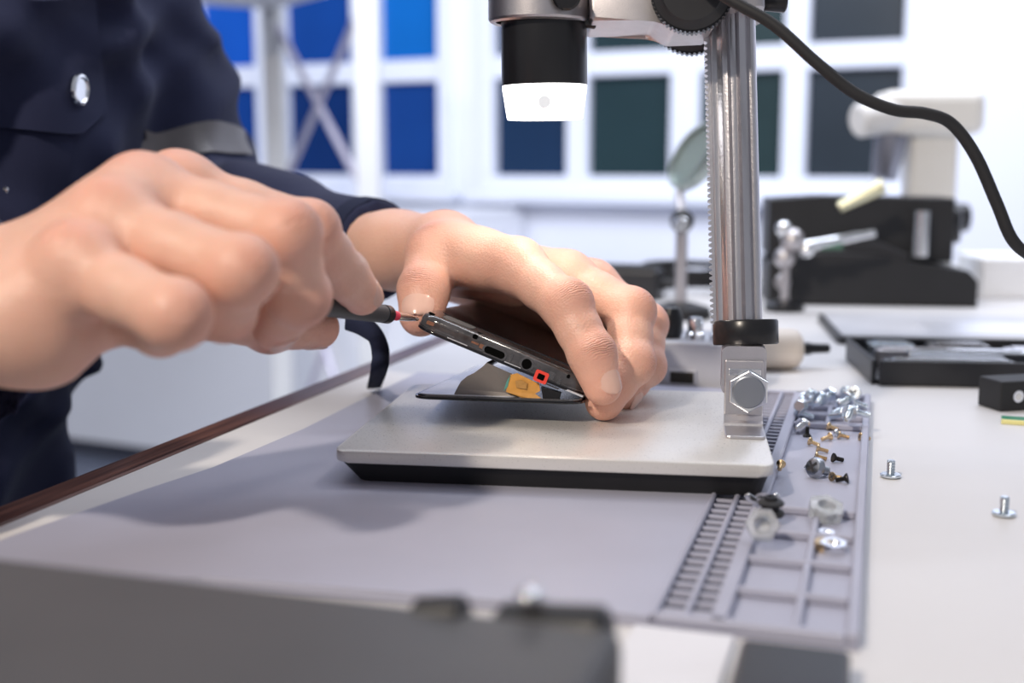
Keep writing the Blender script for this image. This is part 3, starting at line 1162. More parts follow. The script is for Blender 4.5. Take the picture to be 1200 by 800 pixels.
def sheet(name, pts, m, th=0.0004, parent=phone):
    t = bmesh.new()
    lo = [t.verts.new(on_plane(p[0], p[1], p[2])) for p in pts]
    hi = [t.verts.new(v.co + ey * th) for v in lo]
    t.faces.new(lo)
    t.faces.new(hi[::-1])
    for i in range(len(lo)):
        j = (i + 1) % len(lo)
        t.faces.new((lo[i], hi[i], hi[j], lo[j]))
    return obj(name, t, m, parent, True)


# folded backing sheet between panel and body, and the amber flex cable
wave = [(532, 463), (536, 455), (540, 448), (547, 442), (556, 437.5), (565, 431), (571, 425)]
gs = sheet('backing_sheet', [(x, y, 0.004) for x, y in wave] + [(600, 438, 0.006), (604, 461, 0.005), (611, 466, 0.004), (575, 465, 0.004)], m_brown)
cs = [on_plane(x, y, 0.0041) for x, y in wave]
t = bmesh.new()
ra = [t.verts.new(p) for p in cs]
rb_ = [t.verts.new(p + ey * 0.07) for p in cs]
rc = [t.verts.new(p + ey * 0.07 + ez * 0.0004) for p in cs]
rd = [t.verts.new(p + ez * 0.0004) for p in cs]
for i in range(len(cs) - 1):
    for a, b in ((ra, rb_), (rb_, rc), (rc, rd), (rd, ra)):
        t.faces.new((a[i], a[i + 1], b[i + 1], b[i]))
obj('sheet_fold', t, m_brown, phone, True, True)
fl = sheet('flex_cable', [(598, 439, .0035), (606, 437, .0035), (632, 450, .0035), (633, 458, .003), (627, 461, .003), (634, 466.5, .0025), (622, 467, .0025), (612, 466, .003), (593, 459, .003)], m_flex)
sheet('flex_trace', [(604, 446, .0028), (611, 445, .0028), (618, 449, .0028), (617, 456, .0025), (605, 454, .0025)], mat('dark flex trace', (0.42, 0.22, 0.06), 0.4, var=0.4, vscale=500), 0.0002, fl)
sheet('flex_edge', [(590, 458, .0028), (594, 446, .003), (598, 439, .003), (595, 453, .003)], mat('teal film edge', (0.1, 0.3, 0.26), 0.4), 0.0003, fl)
sheet('connector_block', [(634, 453, .003), (657, 460, .003), (655, 467, .003), (636, 466.5, .003)], M_BLACK, 0.004)

# ================================================================== the worker: hands and body, jacket, trousers
PERSON_O = Vector((-0.44, 0.66, FLOOR_Z))
person = thing('person', 'worker in a navy jacket prying open a phone with a small screwdriver', 'person', PERSON_O)
FLUSH = []
CREASE = []
NAILS = []


def seg_chain(f, pts, k=0.0035):
    for (a, ra), (b, rb2) in zip(pts, pts[1:]):
        m = (a + b) / 2
        rm = (ra + rb2) / 2 * 0.935
        f.cone(a, m, ra, rm, k)
        f.cone(m, b, rm, rb2, k)


def make_hand(h, joints, palm, dors_hint, nails, kpalm=0.007, kfin=0.0016, extra=(), grooves=False):
    """joints: finger -> [(point, radius) x4]; palm: [(a, ra, b, rb, k)]"""
    allp = [p for j in joints.values() for p, r in j] + [q for c in palm for q in (c[0], c[2])]
    lo = [min(p[i] for p in allp) - 0.034 for i in range(3)]
    hi = [max(p[i] for p in allp) + 0.034 for i in range(3)]
    base = Field(lo, hi, h)
    for c in palm:
        base.cone(c[0], c[2], c[1], c[3], c[4])
    fing = base.blank()
    for name, j in joints.items():
        one = base.blank()
        seg_chain(one, j)
        fing.join(one, kfin)
    base.join(fing, kpalm)
    for a, ra, b, rb2, k in extra:
        base.cone(a, b, ra, rb2, k)
    for name, j in joints.items():
        ps = [p for p, r in j]
        for i in range(1, len(ps) - 1):
            d1, d2 = (ps[i] - ps[i - 1]).normalized(), (ps[i + 1] - ps[i]).normalized()
            n = d1 - d2
            if n.length < 0.15:
                continue
            n.normalize()
            w = d1.cross(d2).normalized()
            tdir = (d1 + d2).normalized()
            r = j[i][1]
            FLUSH.append((ps[i] + n * r, r * 1.2, 0.42))
            base.cone(ps[i] + n * r * 0.16, ps[i] + n * r * 0.16 + w * 0.0005, r * 0.93, r * 0.93, 0.004)
            CREASE.append((ps[i] + n * r, tdir, r))
            if grooves:
                for o2, gl in ((-0.0024, 0.0046), (0.0003, 0.0056), (0.0027, 0.0044)):
                    c = ps[i] + n * (r * 1.09 + 0.00042 - abs(o2) * 0.16) + tdir * o2
                    base.cone(c - w * gl - n * gl * 0.30, c + w * gl * 0.2, 0.00035, 0.00035, 0.0011, cut=True)
                    base.cone(c + w * gl * 0.2, c + w * gl - n * gl * 0.30, 0.00035, 0.00035, 0.0011, cut=True)
        FLUSH.append((ps[-1], j[-1][1] * 1.6, 0.45))
        FLUSH.append((ps[0], j[0][1] * 1.4, 0.3))
        d = (ps[-1] - ps[-2]).normalized()
        dp = (ps[-2] - ps[-3]).normalized()
        n = nails.get(name)
        if n is None:
            n = dp - d
            if n.length < 0.1:
                n = dors_hint
        n = (n - d * n.dot(d)).normalized()
        NAILS.append((ps[-1], d, n, j[-1][1], name))
    return base.mesh()


def hand_pts(spec):
    return {k: [(P(x, y, D), r / 1000) for x, y, D, r in v] for k, v in spec.items()}


# ---- right hand, closed round the screwdriver, back of the hand to the camera
RH = hand_pts({
    'index': [(208, 221, .432, 11.6), (362, 270, .438, 10.4), (404, 322, .462, 9.2), (424, 346, .478, 8.0)],
    'middle': [(168, 230, .408, 12.4), (335, 276, .393, 10.9), (350, 346, .406, 9.8), (322, 384, .428, 8.2)],
    'ring': [(130, 264, .388, 12.2), (281, 318, .368, 10.8), (262, 362, .388, 9.6), (226, 372, .414, 8.2)],
    'little': [(92, 316, .373, 11.4), (204, 368, .352, 10.0), (186, 380, .374, 9.0), (140, 374, .398, 8.0)],
    'thumb': [(130, 330, .425, 13.0), (250, 362, .452, 11.5), (316, 380, .470, 10.0), (373, 384, .487, 8.6)],
})
rWr, rWu = P(-2, 338, .402), P(-2, 382, .374)
rEl = P(-400, 500, .53)
rFr, rFu = rWr.lerp(rEl, 0.45), rWu.lerp(rEl, 0.45)
rp = lambda f: RH[f][0]
R_PALM = [
    (rWr, .0130, rp('index')[0], .0128, .010), (rWr, .0130, rp('middle')[0], .0130, .010),
    (rWu, .0130, rp('ring')[0], .0128, .010), (rWu, .0130, rp('little')[0], .0122, .010),
    (rWr.lerp(rWu, .5), .016, rp('middle')[0].lerp(rp('ring')[0], .5), .014, .012),
    (rWu + Vector((0.012, 0.004, -0.004)), .0165, P(84, 372, .388), .0150, .012),
    (rWr, .017, rp('thumb')[0], .015, .012), (rp('thumb')[0], .015, P(215, 300, .44), .013, .012),
    (P(130, 330, .41), .018, P(190, 300, .42), .015, .012),
    (rWr, .0130, rFr, .019, .010), (rWu, .0135, rFu, .019, .010),
    (rWr.lerp(rWu, .5), .0140, rFr.lerp(rFu, .5), .022, .010)]
rn = {'index': AX_R * 0.40 + AX_U * 0.45 - AX_F * 0.9, 'thumb': AX_F * 0.6 - AX_U * 0.5 + AX_R * 0.3}
kd = (-AX_F * 0.65 + AX_U * 0.75).normalized()
R_EX = [(rp(k_)[0] + kd * o_, .0100, rp(k_)[0] + kd * o_ + AX_R * .003, .0095, .006) for k_, o_ in (('index', .0015), ('middle', .0035), ('ring', .0045), ('little', .0050))]
for e_ in R_EX:
    FLUSH.append((e_[0] + kd * .009, .012, .38))
v1, q1 = make_hand(0.00085, RH, R_PALM, AX_U, rn, extra=R_EX)

# ---- left hand, reaching over the phone and pinching its edges
LH = hand_pts({
    'index': [(606, 312, .562, 12.0), (664, 358, .537, 11.2), (693, 415, .528, 10.0), (706, 452, .526, 8.6)],
    'middle': [(664, 326, .588, 12.2), (738, 366, .566, 11.2), (739, 424, .552, 10.2), (708, 470, .541, 8.8)],
    'ring': [(694, 334, .614, 11.6), (756, 380, .600, 10.4), (755, 428, .586, 9.6), (728, 462, .572, 8.6)],
    'little': [(704, 346, .640, 10.6), (752, 394, .634, 9.0), (748, 428, .622, 8.2), (728, 452, .612, 7.4)],
    'thumb': [(522, 286, .618, 14.0), (507, 300, .592, 12.8), (497, 341, .577, 12.0), (493, 369, .570, 10.4)],
})
lWn, lWf = P(464, 293, .655), P(474, 290, .695)
lEl = P(205, 272, .84)
lp = lambda f: LH[f][0]
FLUSH.append((P(560, 335, .60), .02, .6))
L_PALM = [
    (lWn, .0172, lp('index')[0], .0132, .010), (lWn.lerp(lWf, .5), .017, lp('middle')[0], .0134, .010),
    (lWf, .0165, lp('ring')[0], .0128, .010), (lWf, .0160, lp('little')[0], .0118, .010),
    (lWn, .0175, lp('thumb')[0], .0150, .012), (lp('thumb')[0], .014, P(560, 300, .585), .011, .010),
    (P(520, 290, .59), .0125, P(580, 306, .575), .0095, .010),
    (P(505, 318, .672), .013, P(690, 372, .652), .0135, .012), (P(535, 322, .612), .011, P(600, 338, .605), .009, .008),
    (lWn, .0172, lWn.lerp(lEl, .5), .027, .014), (lWf, .0165, lWf.lerp(lEl, .5), .027, .014)]
ln = {'index': AX_R * 0.55 - AX_F * 0.8 + AX_U * 0.25, 'thumb': -AX_F * 0.75 + AX_U * 0.5 - AX_R * 0.1,
      'middle': -AX_R * 0.55 - AX_F * 0.75 + AX_U * 0.1}
v2, q2 = make_hand(0.00085, LH, L_PALM, AX_U, ln)

# ---- rest of the body under the clothes, and the head
s_ = Vector((0.70, 0.71, 0)).normalized()
n_ = Vector((0.71, -0.70, 0)).normalized()
T_C = Vector((-0.425, 0.668, 0.17))
W_C = Vector((-0.475, 0.665, -0.06))
H_C = Vector((-0.50, 0.665, -0.20))
shL, shR = Vector((-0.345, 0.78, 0.345)), Vector((-0.565, 0.535, 0.33))
f = Field((-0.72, 0.38, -0.25), (-0.05, 1.0, 0.72), 0.006)
f.cone(T_C - s_ * .08, T_C + s_ * .08, .10, .10, .03).cone(W_C - s_ * .06, W_C + s_ * .06, .09, .09, .05)
f.cone(T_C - s_ * .06, W_C - s_ * .06, .10, .09, .05).cone(T_C + s_ * .06, W_C + s_ * .06, .10, .09, .05)
f.cone(shL, lEl, .045, .036, .03).cone(shR, rEl, .045, .036, .03).cone(shL, shR, .06, .06, .05)
f.cone(lEl, lWn.lerp(lEl, .5), .034, .027, .01).cone(rEl, rFr.lerp(rFu, .5), .034, .028, .01)
nk = (shL + shR) / 2
hd = nk + Vector((0.055, -0.05, 0.235))
f.cone(nk, hd, .056, .052, .03)
f.cone(hd + Vector((0, 0, .03)), hd + n_ * .02 - Vector((0, 0, .04)), .083, .062, .03)
f.cone(hd + n_ * .085 + Vector((0, 0, .015)), hd + n_ * .100 - Vector((0, 0, .015)), .008, .012, .012)
f.cone(hd + n_ * .078 - Vector((0, 0, .045)) - s_ * .012, hd + n_ * .078 - Vector((0, 0, .045)) + s_ * .012, .010, .010, .010)
for sg in (-1, 1):
    f.cone(hd + s_ * sg * .084 + Vector((0, 0, .02)), hd + s_ * sg * .086 - Vector((0, 0, .03)), .012, .009, .008)
    f.cone(hd + n_ * .086 + s_ * sg * .032 + Vector((0, 0, .018)), hd + n_ * .086 + s_ * sg * .034 + Vector((0, 0, .018)), .013, .013, .008, cut=True)
v3, q3 = f.mesh()
V = np.concatenate([v1, v2, v3]) - np.array(PERSON_O)
Q = np.concatenate([q1, q2 + len(v1), q3 + len(v1) + len(v2)])
me = np_mesh('body', V, Q)
Vw = V + np.array(PERSON_O)
fl_ = np.zeros(len(V), np.float32)
for c, r, a in FLUSH:
    d2 = ((Vw - np.array(c)) ** 2).sum(1)
    fl_ = np.maximum(fl_, a * np.exp(-d2 / (r * r)))
cal, cmk = np.zeros(len(V), np.float32), np.zeros(len(V), np.float32)
for c, td, r in CREASE:
    dv = Vw - np.array(c)
    al_ = dv @ np.array(td)
    mk_ = np.exp(-((dv ** 2).sum(1) - al_ ** 2) / (r * r * 0.55)) * np.exp(-al_ ** 2 / (0.0042 ** 2))
    bet = mk_ > cmk
    cal[bet] = al_[bet]
    cmk[bet] = mk_[bet]
for an_name, arr in (('crease_along', cal), ('crease_mask', cmk)):
    a_ = me.attributes.new(an_name, 'FLOAT', 'POINT')
    a_.data.foreach_set('value', arr)
at_ = me.attributes.new('flush', 'FLOAT', 'POINT')
at_.data.foreach_set('value', fl_.astype(np.float32))
body = link('body', me, M_SKIN, person)

# fingernails
for p, d, n, r, nm in NAILS:
    w = d.cross(n)
    t = bmesh.new()
    NU, NV = 11, 17
    grid = []
    for i in range(NV):
        s = 0.5 - 0.5 * math.cos(math.pi * i / (NV - 1))
        yl = -0.0062 + 0.0118 * s
        half = 0.80 * max(0.02, 1 - abs(2 * s - 1) ** 2.8) ** 0.5
        row = []
        for k in range(NU):
            th = (2 * k / (NU - 1) - 1) * half
            bulge = 0.00045 - 0.0016 * max(0, s - 0.55) ** 2 - 0.0003 * max(0, 0.2 - s) / 0.2 - 0.0005 * abs(2 * k / (NU - 1) - 1) ** 3
            rr = r * 1.0 + bulge
            if yl > 0:
                rr2 = math.sqrt(max(1e-9, (r + bulge) ** 2 - (yl * 0.62) ** 2))
            else:
                rr2 = rr + (-yl) * 0.095
            row.append(t.verts.new(p + d * yl + (n * math.cos(th) + w * math.sin(th)) * rr2))
        grid.append(row)
    for i in range(NV - 1):
        for k in range(NU - 1):
            t.faces.new((grid[i][k], grid[i][k + 1], grid[i + 1][k + 1], grid[i + 1][k]))
    bmesh.ops.recalc_face_normals(t, faces=t.faces[:])
    bmesh.ops.solidify(t, geom=t.faces[:], thickness=0.0005)
    obj('fingernail', t, M_NAIL, body, True, True, 50)

# ---- jacket
jf = Field((-0.76, 0.36, -0.22), (-0.02, 1.02, 0.46), 0.0042)
for z, hw, r in ((0.30, .11, .105), (0.17, .095, .128), (0.05, .085, .122), (-0.06, .075, .125), (-0.15, .08, .13)):
    tt = (0.17 - z) / 0.23
    c = T_C.lerp(W_C, max(-0.5, tt))
    c = Vector((c.x, c.y, z))
    jf.cone(c - s_ * hw, c + s_ * hw, r, r, .06)
jf.half((0, 0, -0.19), (0, 0, -1))
cuffL = P(447, 294, .675)
dL = (P(474, 291, .655) - lEl).normalized()
sl = jf.blank()
lMid = Vector((lEl + (cuffL - lEl) * 0.55))
sl.cone(shL - Vector((0.012,0,0)), P(128, 70, .82), .080, .064, .03).cone(P(140, 70, .82), lEl, .066, .060, .03)
sl.cone(lEl, lMid, .057, .037, .03).cone(lMid, cuffL + dL * .03, .036, .0262, .025)
sl.half(cuffL, dL)
cuffR = P(-75, 385, .42)
dR = (P(-2, 358, .386) - rEl).normalized()
sr = jf.blank()
sr.cone(shR, rEl, .085, .066, .03).cone(rEl, cuffR + dR * .03, .064, .046, .03)
sr.half(cuffR, dR)
sr.cone(rEl.lerp(cuffR, .7), cuffR + dR * .05, .038, .040, .002, cut=True)
jf.join(sl, .02).join(sr, .02)
X, Y, Z = jf.ax[0][:, None, None], jf.ax[1][None, :, None], jf.ax[2][None, None, :]
calm = np.clip(np.sqrt((X - cuffL.x) ** 2 + (Y - cuffL.y) ** 2 + (Z - cuffL.z) ** 2) / 0.10 - 0.35, 0.0, 1.0)
jf.s += (calm * (0.0052 * np.sin(46 * Z + 22 * X + 2.2 * np.sin(31 * Y + 17 * X)) * np.sin(24 * X - 19 * Y + 1.3)
         + 0.0030 * np.sin(90 * X + 70 * Z + 1.7 * np.sin(60 * Z)) * np.sin(55 * Y + 0.7)
         - 0.0045 * np.abs(np.sin(34 * X - 48 * Z + 30 * Y + 1.5 * np.sin(26 * Z + 12 * X))) ** 3 * (Y > 0.60))).astype(np.float32)
vj, qj = jf.mesh()
jacket = link('jacket', np_mesh('jacket', vj - np.array(PERSON_O), qj), M_NAVY, person)
bvh = BVHTree.FromPolygons([tuple(v) for v in vj], [tuple(int(i) for i in q) for q in qj])


def drape(rows, off, name, m, th=0.0012, parent=jacket, rmax=None):
    """rows of (origin, direction) rays dropped onto the jacket -> a thin cloth piece lying on it"""
    t = bmesh.new()
    g = []
    for row in rows:
        gr = []
        for o, d in row:
            hit = bvh.ray_cast(o, d)
            if rmax is not None:
                far = (hit[0] - o).length if hit[0] is not None else 9
                gr.append(t.verts.new(o + d * (min(max(far, 0.11 - rmax), 0.075) - off)))
                continue
            gr.append(t.verts.new(hit[0] - d * off) if hit[0] is not None else None)
        g.append(gr)
    for a, b in zip(g, g[1:]):
        for i in range(len(a) - 1):
            q = (a[i], a[i + 1], b[i + 1], b[i])
            if all(v is not None for v in q) and max((q[0].co - v.co).length for v in q) < 0.03:
                t.faces.new(q)
    bmesh.ops.delete(t, geom=[v for v in t.verts if not v.link_faces], context='VERTS')
    bmesh.ops.recalc_face_normals(t, faces=t.faces[:])
    bmesh.ops.solidify(t, geom=t.faces[:], thickness=th)
    return obj(name, t, m, parent, True, True, 60)


# chest pocket with a pointed flap and a snap
pc = P(92, 105, .62)


def chest(px, py):
    q = P(px, py, .50)
    return q, (P(px, py, .9) - q).normalized()


def quadrows(tl, tr, br, bl, nu=10, nv=8, cutc=0.0):
    rows = []
    for i in range(nv):
        b = i / (nv - 1)
        row = []
        for k in range(nu):
            a = k / (nu - 1)
            x = (tl[0] * (1 - a) + tr[0] * a) * (1 - b) + (bl[0] * (1 - a) + br[0] * a) * b
            y = (tl[1] * (1 - a) + tr[1] * a) * (1 - b) + (bl[1] * (1 - a) + br[1] * a) * b
            if cutc and a > 1 - cutc:
                y2 = (br[1] - (a - (1 - cutc)) / cutc * 34)
                y = min(y, y2)
            row.append(chest(x, y))
        rows.append(row)
    return rows


drape(quadrows((-120, 128), (86, 158), (70, 262), (-130, 300)), .0022, 'chest_pocket', M_NAVY)
flap = drape(quadrows((-120, 12), (108, -6), (126, 162), (-110, 138), 16, 12, 0.16), .0050, 'pocket_flap', M_NAVY, 0.002)
h0, hd_ = chest(92, 105)
hp = bvh.ray_cast(h0, hd_)[0]
sn = bvh.ray_cast(h0, hd_)[1]
sn = (-sn if sn.dot(hd_) > 0 else sn).normalized()
am = axis_mtx(hp - hd_ * 0.0085, hp - hd_ * 0.0085 + sn)
RB = 0.0090
sb = obj('snap_button', lathe(bmesh.new(), [(0.004, -0.001), (RB * .9, -0.001), (RB, 0.0008), (RB * .93, 0.0022), (RB * .78, 0.0026), (RB * .68, 0.0016), (0, 0.0014)], 40, am), M_CHROME, flap, True, True, 40)
h0, hd_ = chest(8, 223)
hp = bvh.ray_cast(h0, hd_)[0]
am = axis_mtx(hp - hd_ * 0.0025, hp - hd_ * 0.0025 + sn)
obj('rivet', lathe(bmesh.new(), [(0.0022, -0.001), (0.0022, 0.0008), (0.0012, 0.0014), (0, 0.0014)], 16, am), M_CHROME, jacket, True, True, 40)
# stitched seams of the flap
for a, b in (((-110, 130), (96, 153)), ((-110, 122), (94, 145))):
    rows = []
    for k in range(24):
        s = k / 23
        q, d = chest(a[0] + (b[0] - a[0]) * s, a[1] + (b[1] - a[1]) * s)
        hit = bvh.ray_cast(q, d)[0]
        rows.append(hit - d * 0.0062)
    obj('seam', tube(bmesh.new(), rows, 0.0004, 6), M_NAVY2, flap, True, True)

# grey reflective band round the left sleeve
bc0 = P(166, 208, .82)
ba = (lEl - P(140, 70, .82)).normalized()
ba = (P(215, 270, .82) - P(176, 168, .82)).normalized()
bu = ba.cross(AX_F).normalized()
bv = ba.cross(bu)
rows = []
for k in range(6):
    row = []
    for i in range(49):
        an = 2 * math.pi * i / 48
        d = bu * math.cos(an) + bv * math.sin(an)
        row.append((bc0 + ba * (k / 5 - 0.5) * 0.021 + d * 0.11, -d))
    rows.append(row)
drape(rows, .0012, 'reflective_band', mat('grey reflective tape', (0.12, 0.11, 0.115), 0.4, var=0.3, vscale=40), 0.0008, rmax=0.076)
# cuff seam
rows = []
for k in range(3):
    row = []
    for i in range(33):
        an = 2 * math.pi * i / 32
        cu = dL.cross(AX_F).normalized()
        d = cu * math.cos(an) + dL.cross(cu) * math.sin(an)
        row.append((cuffL - dL * (0.003 + 0.006 * k) + d * 0.09, -d))
    rows.append(row)
drape(rows, .0008, 'cuff', M_NAVY2, 0.0008)

# ---- trousers, shoes, hair (out of frame)
tf = Field((-0.75, 0.2, FLOOR_Z + 0.02), (0.1, 0.95, -0.1), 0.008)
tf.cone(H_C - s_ * .07, H_C + s_ * .07, .12, .12, .03)
for sg in (-1, 1):
    hip = H_C + s_ * sg * .09 + Vector((0, 0, -0.03))
    kn = hip + n_ * .36 + s_ * sg * .03 + Vector((0, 0, 0.02))
    an_ = kn - n_ * .06 + Vector((0, 0, -0.40))
    tf.cone(hip, kn, .085, .065, .03).cone(kn, an_, .065, .05, .03)
vt, qt = tf.mesh()
link('trousers', np_mesh('trousers', vt - np.array(PERSON_O), qt), M_NAVY2, person)
for sg in (-1, 1):
    hip = H_C + s_ * sg * .09 + Vector((0, 0, -0.03))
    c = hip + n_ * .30 + s_ * sg * .03
    sf = Field((c.x - .2, c.y - .2, FLOOR_Z), (c.x + .25, c.y + .2, FLOOR_Z + .16), 0.008)
    sf.cone(Vector((c.x, c.y, FLOOR_Z + .04)), Vector((c.x, c.y, FLOOR_Z + .12)), .04, .045, .02)
    e = c + n_ * .15
    sf.cone(Vector((c.x, c.y, FLOOR_Z + .042)), Vector((e.x, e.y, FLOOR_Z + .036)), .042, .036, .02)
    sf.half((0, 0, FLOOR_Z + 0.001), (0, 0, -1))
    vv, qq = sf.mesh()
    link('shoe', np_mesh('shoe', vv - np.array(PERSON_O), qq), M_RUBBER, person)
hf = Field((hd.x - .14, hd.y - .14, hd.z - .1), (hd.x + .14, hd.y + .14, hd.z + .16), 0.006)
hf.cone(hd + Vector((0, 0, .035)), hd - n_ * .015 + Vector((0, 0, .03)), .092, .092, .02)
hf.half(hd + n_ * .045 + Vector((0, 0, .045)), (n_ - Vector((0, 0, 1.1))).normalized())
vv, qq = hf.mesh()
link('hair', np_mesh('hair', vv - np.array(PERSON_O), qq), mat('black hair', (0.012, 0.010, 0.009), 0.5, var=0.3, bump=0.5, bscale=300), person)

# ---- stool carrying the worker
so = Vector((H_C.x, H_C.y, FLOOR_Z))
stool = thing('work_stool', 'black round work stool under the seated worker', 'stool', so)
obj('seat', lathe(bmesh.new(), [(0, 0.37), (0.16, 0.37), (0.17, 0.38), (0.17, 0.40), (0.15, 0.415), (0, 0.415)], 40), M_RUBBER, stool, smooth=True, angle=40)
obj('stem', rod(bmesh.new(), (0, 0, 0.05), (0, 0, 0.37), 0.025), M_CHROME, stool, smooth=True, angle=40)
for i in range(5):
    an = 2 * math.pi * i / 5
    obj('foot', rod(bmesh.new(), (0, 0, 0.06), (0.22 * math.cos(an), 0.22 * math.sin(an), 0.02), 0.018, 0.014), M_CHROME, stool, smooth=True, angle=40)

# ---- black strap hanging below the left cuff
sp_ = [P(405, 372, .60), P(424, 380, .598), P(440, 394, .597), P(446, 412, .597), P(444, 434, .597), G(438, 454, 0.002)]
spc = catmull(sp_, 6)
wd = (AX_F * 0.75 + AX_R * 0.5 - AX_U * .4).normalized()
solo('strap', strip(bmesh.new(), spc, [(AX_U * max(0.0, 1 - i / 14) + AX_F * 0.5 + AX_R * min(1, i / 14) * .3).normalized() for i in range(len(spc))], 0.013, 0.0015), M_NAVY2,
     'narrow black strap drooping onto the bench below the left wrist', 'strap', smooth=True)

# ================================================================== the screwdriver in the right hand
tipp, tail = P(490, 374, .531), P(306, 345, .440)
ax = (tail - tipp).normalized()
drv = thing('precision_screwdriver', 'slim dark grey precision screwdriver with red collar in the right hand', 'screwdriver', tipp, axis_mtx(tipp, tail).to_3x3())
at_t = lambda px_: (P(px_, 371, 0.5) - P(px_, 371, 0.5)).length
mm = 0.001
Ltot = (tail - tipp).length
x2t = lambda px_: Ltot * (px_ - 490) / (306 - 490)


def t_of(px_):
    """distance along the driver whose place shows at column px_"""
    lo, hi = 0.0, Ltot
    for _ in range(40):
        m = (lo + hi) / 2
        q = tipp + ax * m - EYE
        x = 600 + FPX * q.dot(AX_R) / q.dot(AX_F)
        if x > px_:
            lo = m
        else:
            hi = m
    return lo


a0, a1, a2, a3 = t_of(478), t_of(465), t_of(456), t_of(449)
obj('blade', lathe(bmesh.new(), [(0.0002, -0.0005), (0.0008, 0.0006), (0.0016, a0), (0.0019, a1)], 20), M_CHROME, drv, smooth=True, angle=40)
obj('red_collar', lathe(bmesh.new(), [(0.0019, a1), (0.0021, a1), (0.0021, a2), (0.0019, a2)], 20), mat('red collar', (0.75, 0.05, 0.10), 0.35), drv, smooth=True, angle=40)
obj('tip_ring', lathe(bmesh.new(), [(0.0025, a2), (0.0036, a2), (0.0040, a2 + 0.001), (0.0040, a3), (0.0036, a3 + 0.0004)], 28), M_BLACK, drv, smooth=True, angle=40)
obj('handle', lathe(bmesh.new(), [(0.0036, a3), (0.0039, a3 + 0.001), (0.0043, a3 + 0.016), (0.0048, a3 + 0.04), (0.0048, Ltot), (0.0044, Ltot + 0.02), (0.0036, Ltot + 0.022), (0, Ltot + 0.0222)], 28), mat('charcoal grip', (0.055, 0.058, 0.064), 0.5, var=0.1, vscale=200), drv, smooth=True, angle=40)

# ================================================================== screws, bolts and nuts
def to_mesh(name, bm, m, smooth=True):
    bmesh.ops.recalc_face_normals(bm, faces=bm.faces[:])
    me = bpy.data.meshes.new(name)
    bm.to_mesh(me)
    bm.free()
    me.materials.append(m)
    if smooth:
        me.shade_smooth()
        me.set_sharp_from_angle(angle=math.radians(35))
    return me


m_recess = mat('dark drive recess', (0.03, 0.03, 0.035), 0.5)
m_nylon = mat('clear nylon', (0.86, 0.88, 0.90), 0.25, trans=0.75, var=0.03)
m_bscrew = mat('black oxide', (0.018, 0.016, 0.015), 0.35, 0.4)
MM = 0.001
KINDS = {}


def screw_kind(key, head, hr, hh, sr, sl, m, thread=True, point=False):
    seg = 6 if head == 'hex' else 24
    if head == 'pan':
        prof = [(sr * .8, 0), (hr, 0), (hr, hh * .45), (hr * .82, hh * .85), (hr * .5, hh), (0, hh)]
    elif head == 'flat':
        prof = [(sr * .8, 0), (hr * .9, 0), (hr, hh * .3), (hr, hh * .7), (hr * .9, hh), (0, hh)]
    elif head == 'sunk':
        prof = [(sr, -hh * .3), (hr, hh * .6), (hr, hh), (0, hh)]
    else:
        prof = [(sr * .8, 0), (hr, 0), (hr, hh * .85), (hr * .9, hh), (0, hh)]
    hm_ = to_mesh('head', lathe(bmesh.new(), [(r * MM, z * MM) for r, z in prof], seg), m)
    sp2 = [(sr * .8, 0.05)]
    n = max(4, int(sl / (sr * 0.55)))
    for i in range(n):
        z = -sl * (i + .2) / n
        sp2 += [(sr * .82, z), (sr, z - sl * .3 / n)] if thread else [(sr, z)]
    sp2 += [(sr * .7, -sl)] if not point else [(sr * .55, -sl), (0, -sl * 1.25)]
    if not point:
        sp2 += [(0, -sl)]
    sm_ = to_mesh('shank', lathe(bmesh.new(), [(r * MM, z * MM) for r, z in sp2], 14), m)
    parts = [('head', hm_), ('shank', sm_)]
    if head != 'hex':
        t = bmesh.new()
        w = hr * .62 * MM
        box(t, -w, w, -w * .22, w * .22, (hh - .15) * MM, (hh + .04) * MM)
        box(t, -w * .22, w * .22, -w, w, (hh - .15) * MM, (hh + .041) * MM)
        parts.append(('drive_recess', to_mesh('drive_recess', t, m_recess, False)))
    elif head == 'hex':
        parts.append(('washer', to_mesh('washer', lathe(bmesh.new(), [(sr * .9 * MM, -.9 * MM), (hr * 1.18 * MM, -.9 * MM), (hr * 1.2 * MM, -.4 * MM), (hr * 1.1 * MM, -.02 * MM), (sr * .9 * MM, -.02 * MM)], 24), m)))
    KINDS[key] = (parts, hr * (1.2 if head == 'hex' else 1) * MM, sr * MM, sl * MM, hh * MM)


screw_kind('brass', 'sunk', 2.0, 1.2, 1.0, 4.2, M_BRASS)
screw_kind('black', 'sunk', 2.1, 1.3, 1.05, 3.8, m_bscrew)
screw_kind('silver', 'pan', 1.9, 1.2, .95, 4.2, M_ZINC)
screw_kind('bolt', 'hex', 3.2, 2.4, 1.7, 8.0, M_ZINC)
screw_kind('pan', 'pan', 4.5, 3.2, 2.0, 7.0, mat('dull steel', (0.42, 0.45, 0.50), 0.3, 1.0, var=0.15, vscale=300))
screw_kind('point', 'hex', 3.2, 2.0, 2.0, 6.5, M_CHROME, point=True)
screw_kind('flat', 'flat', 4.4, 1.3, 1.85, 6.0, M_ZINC)


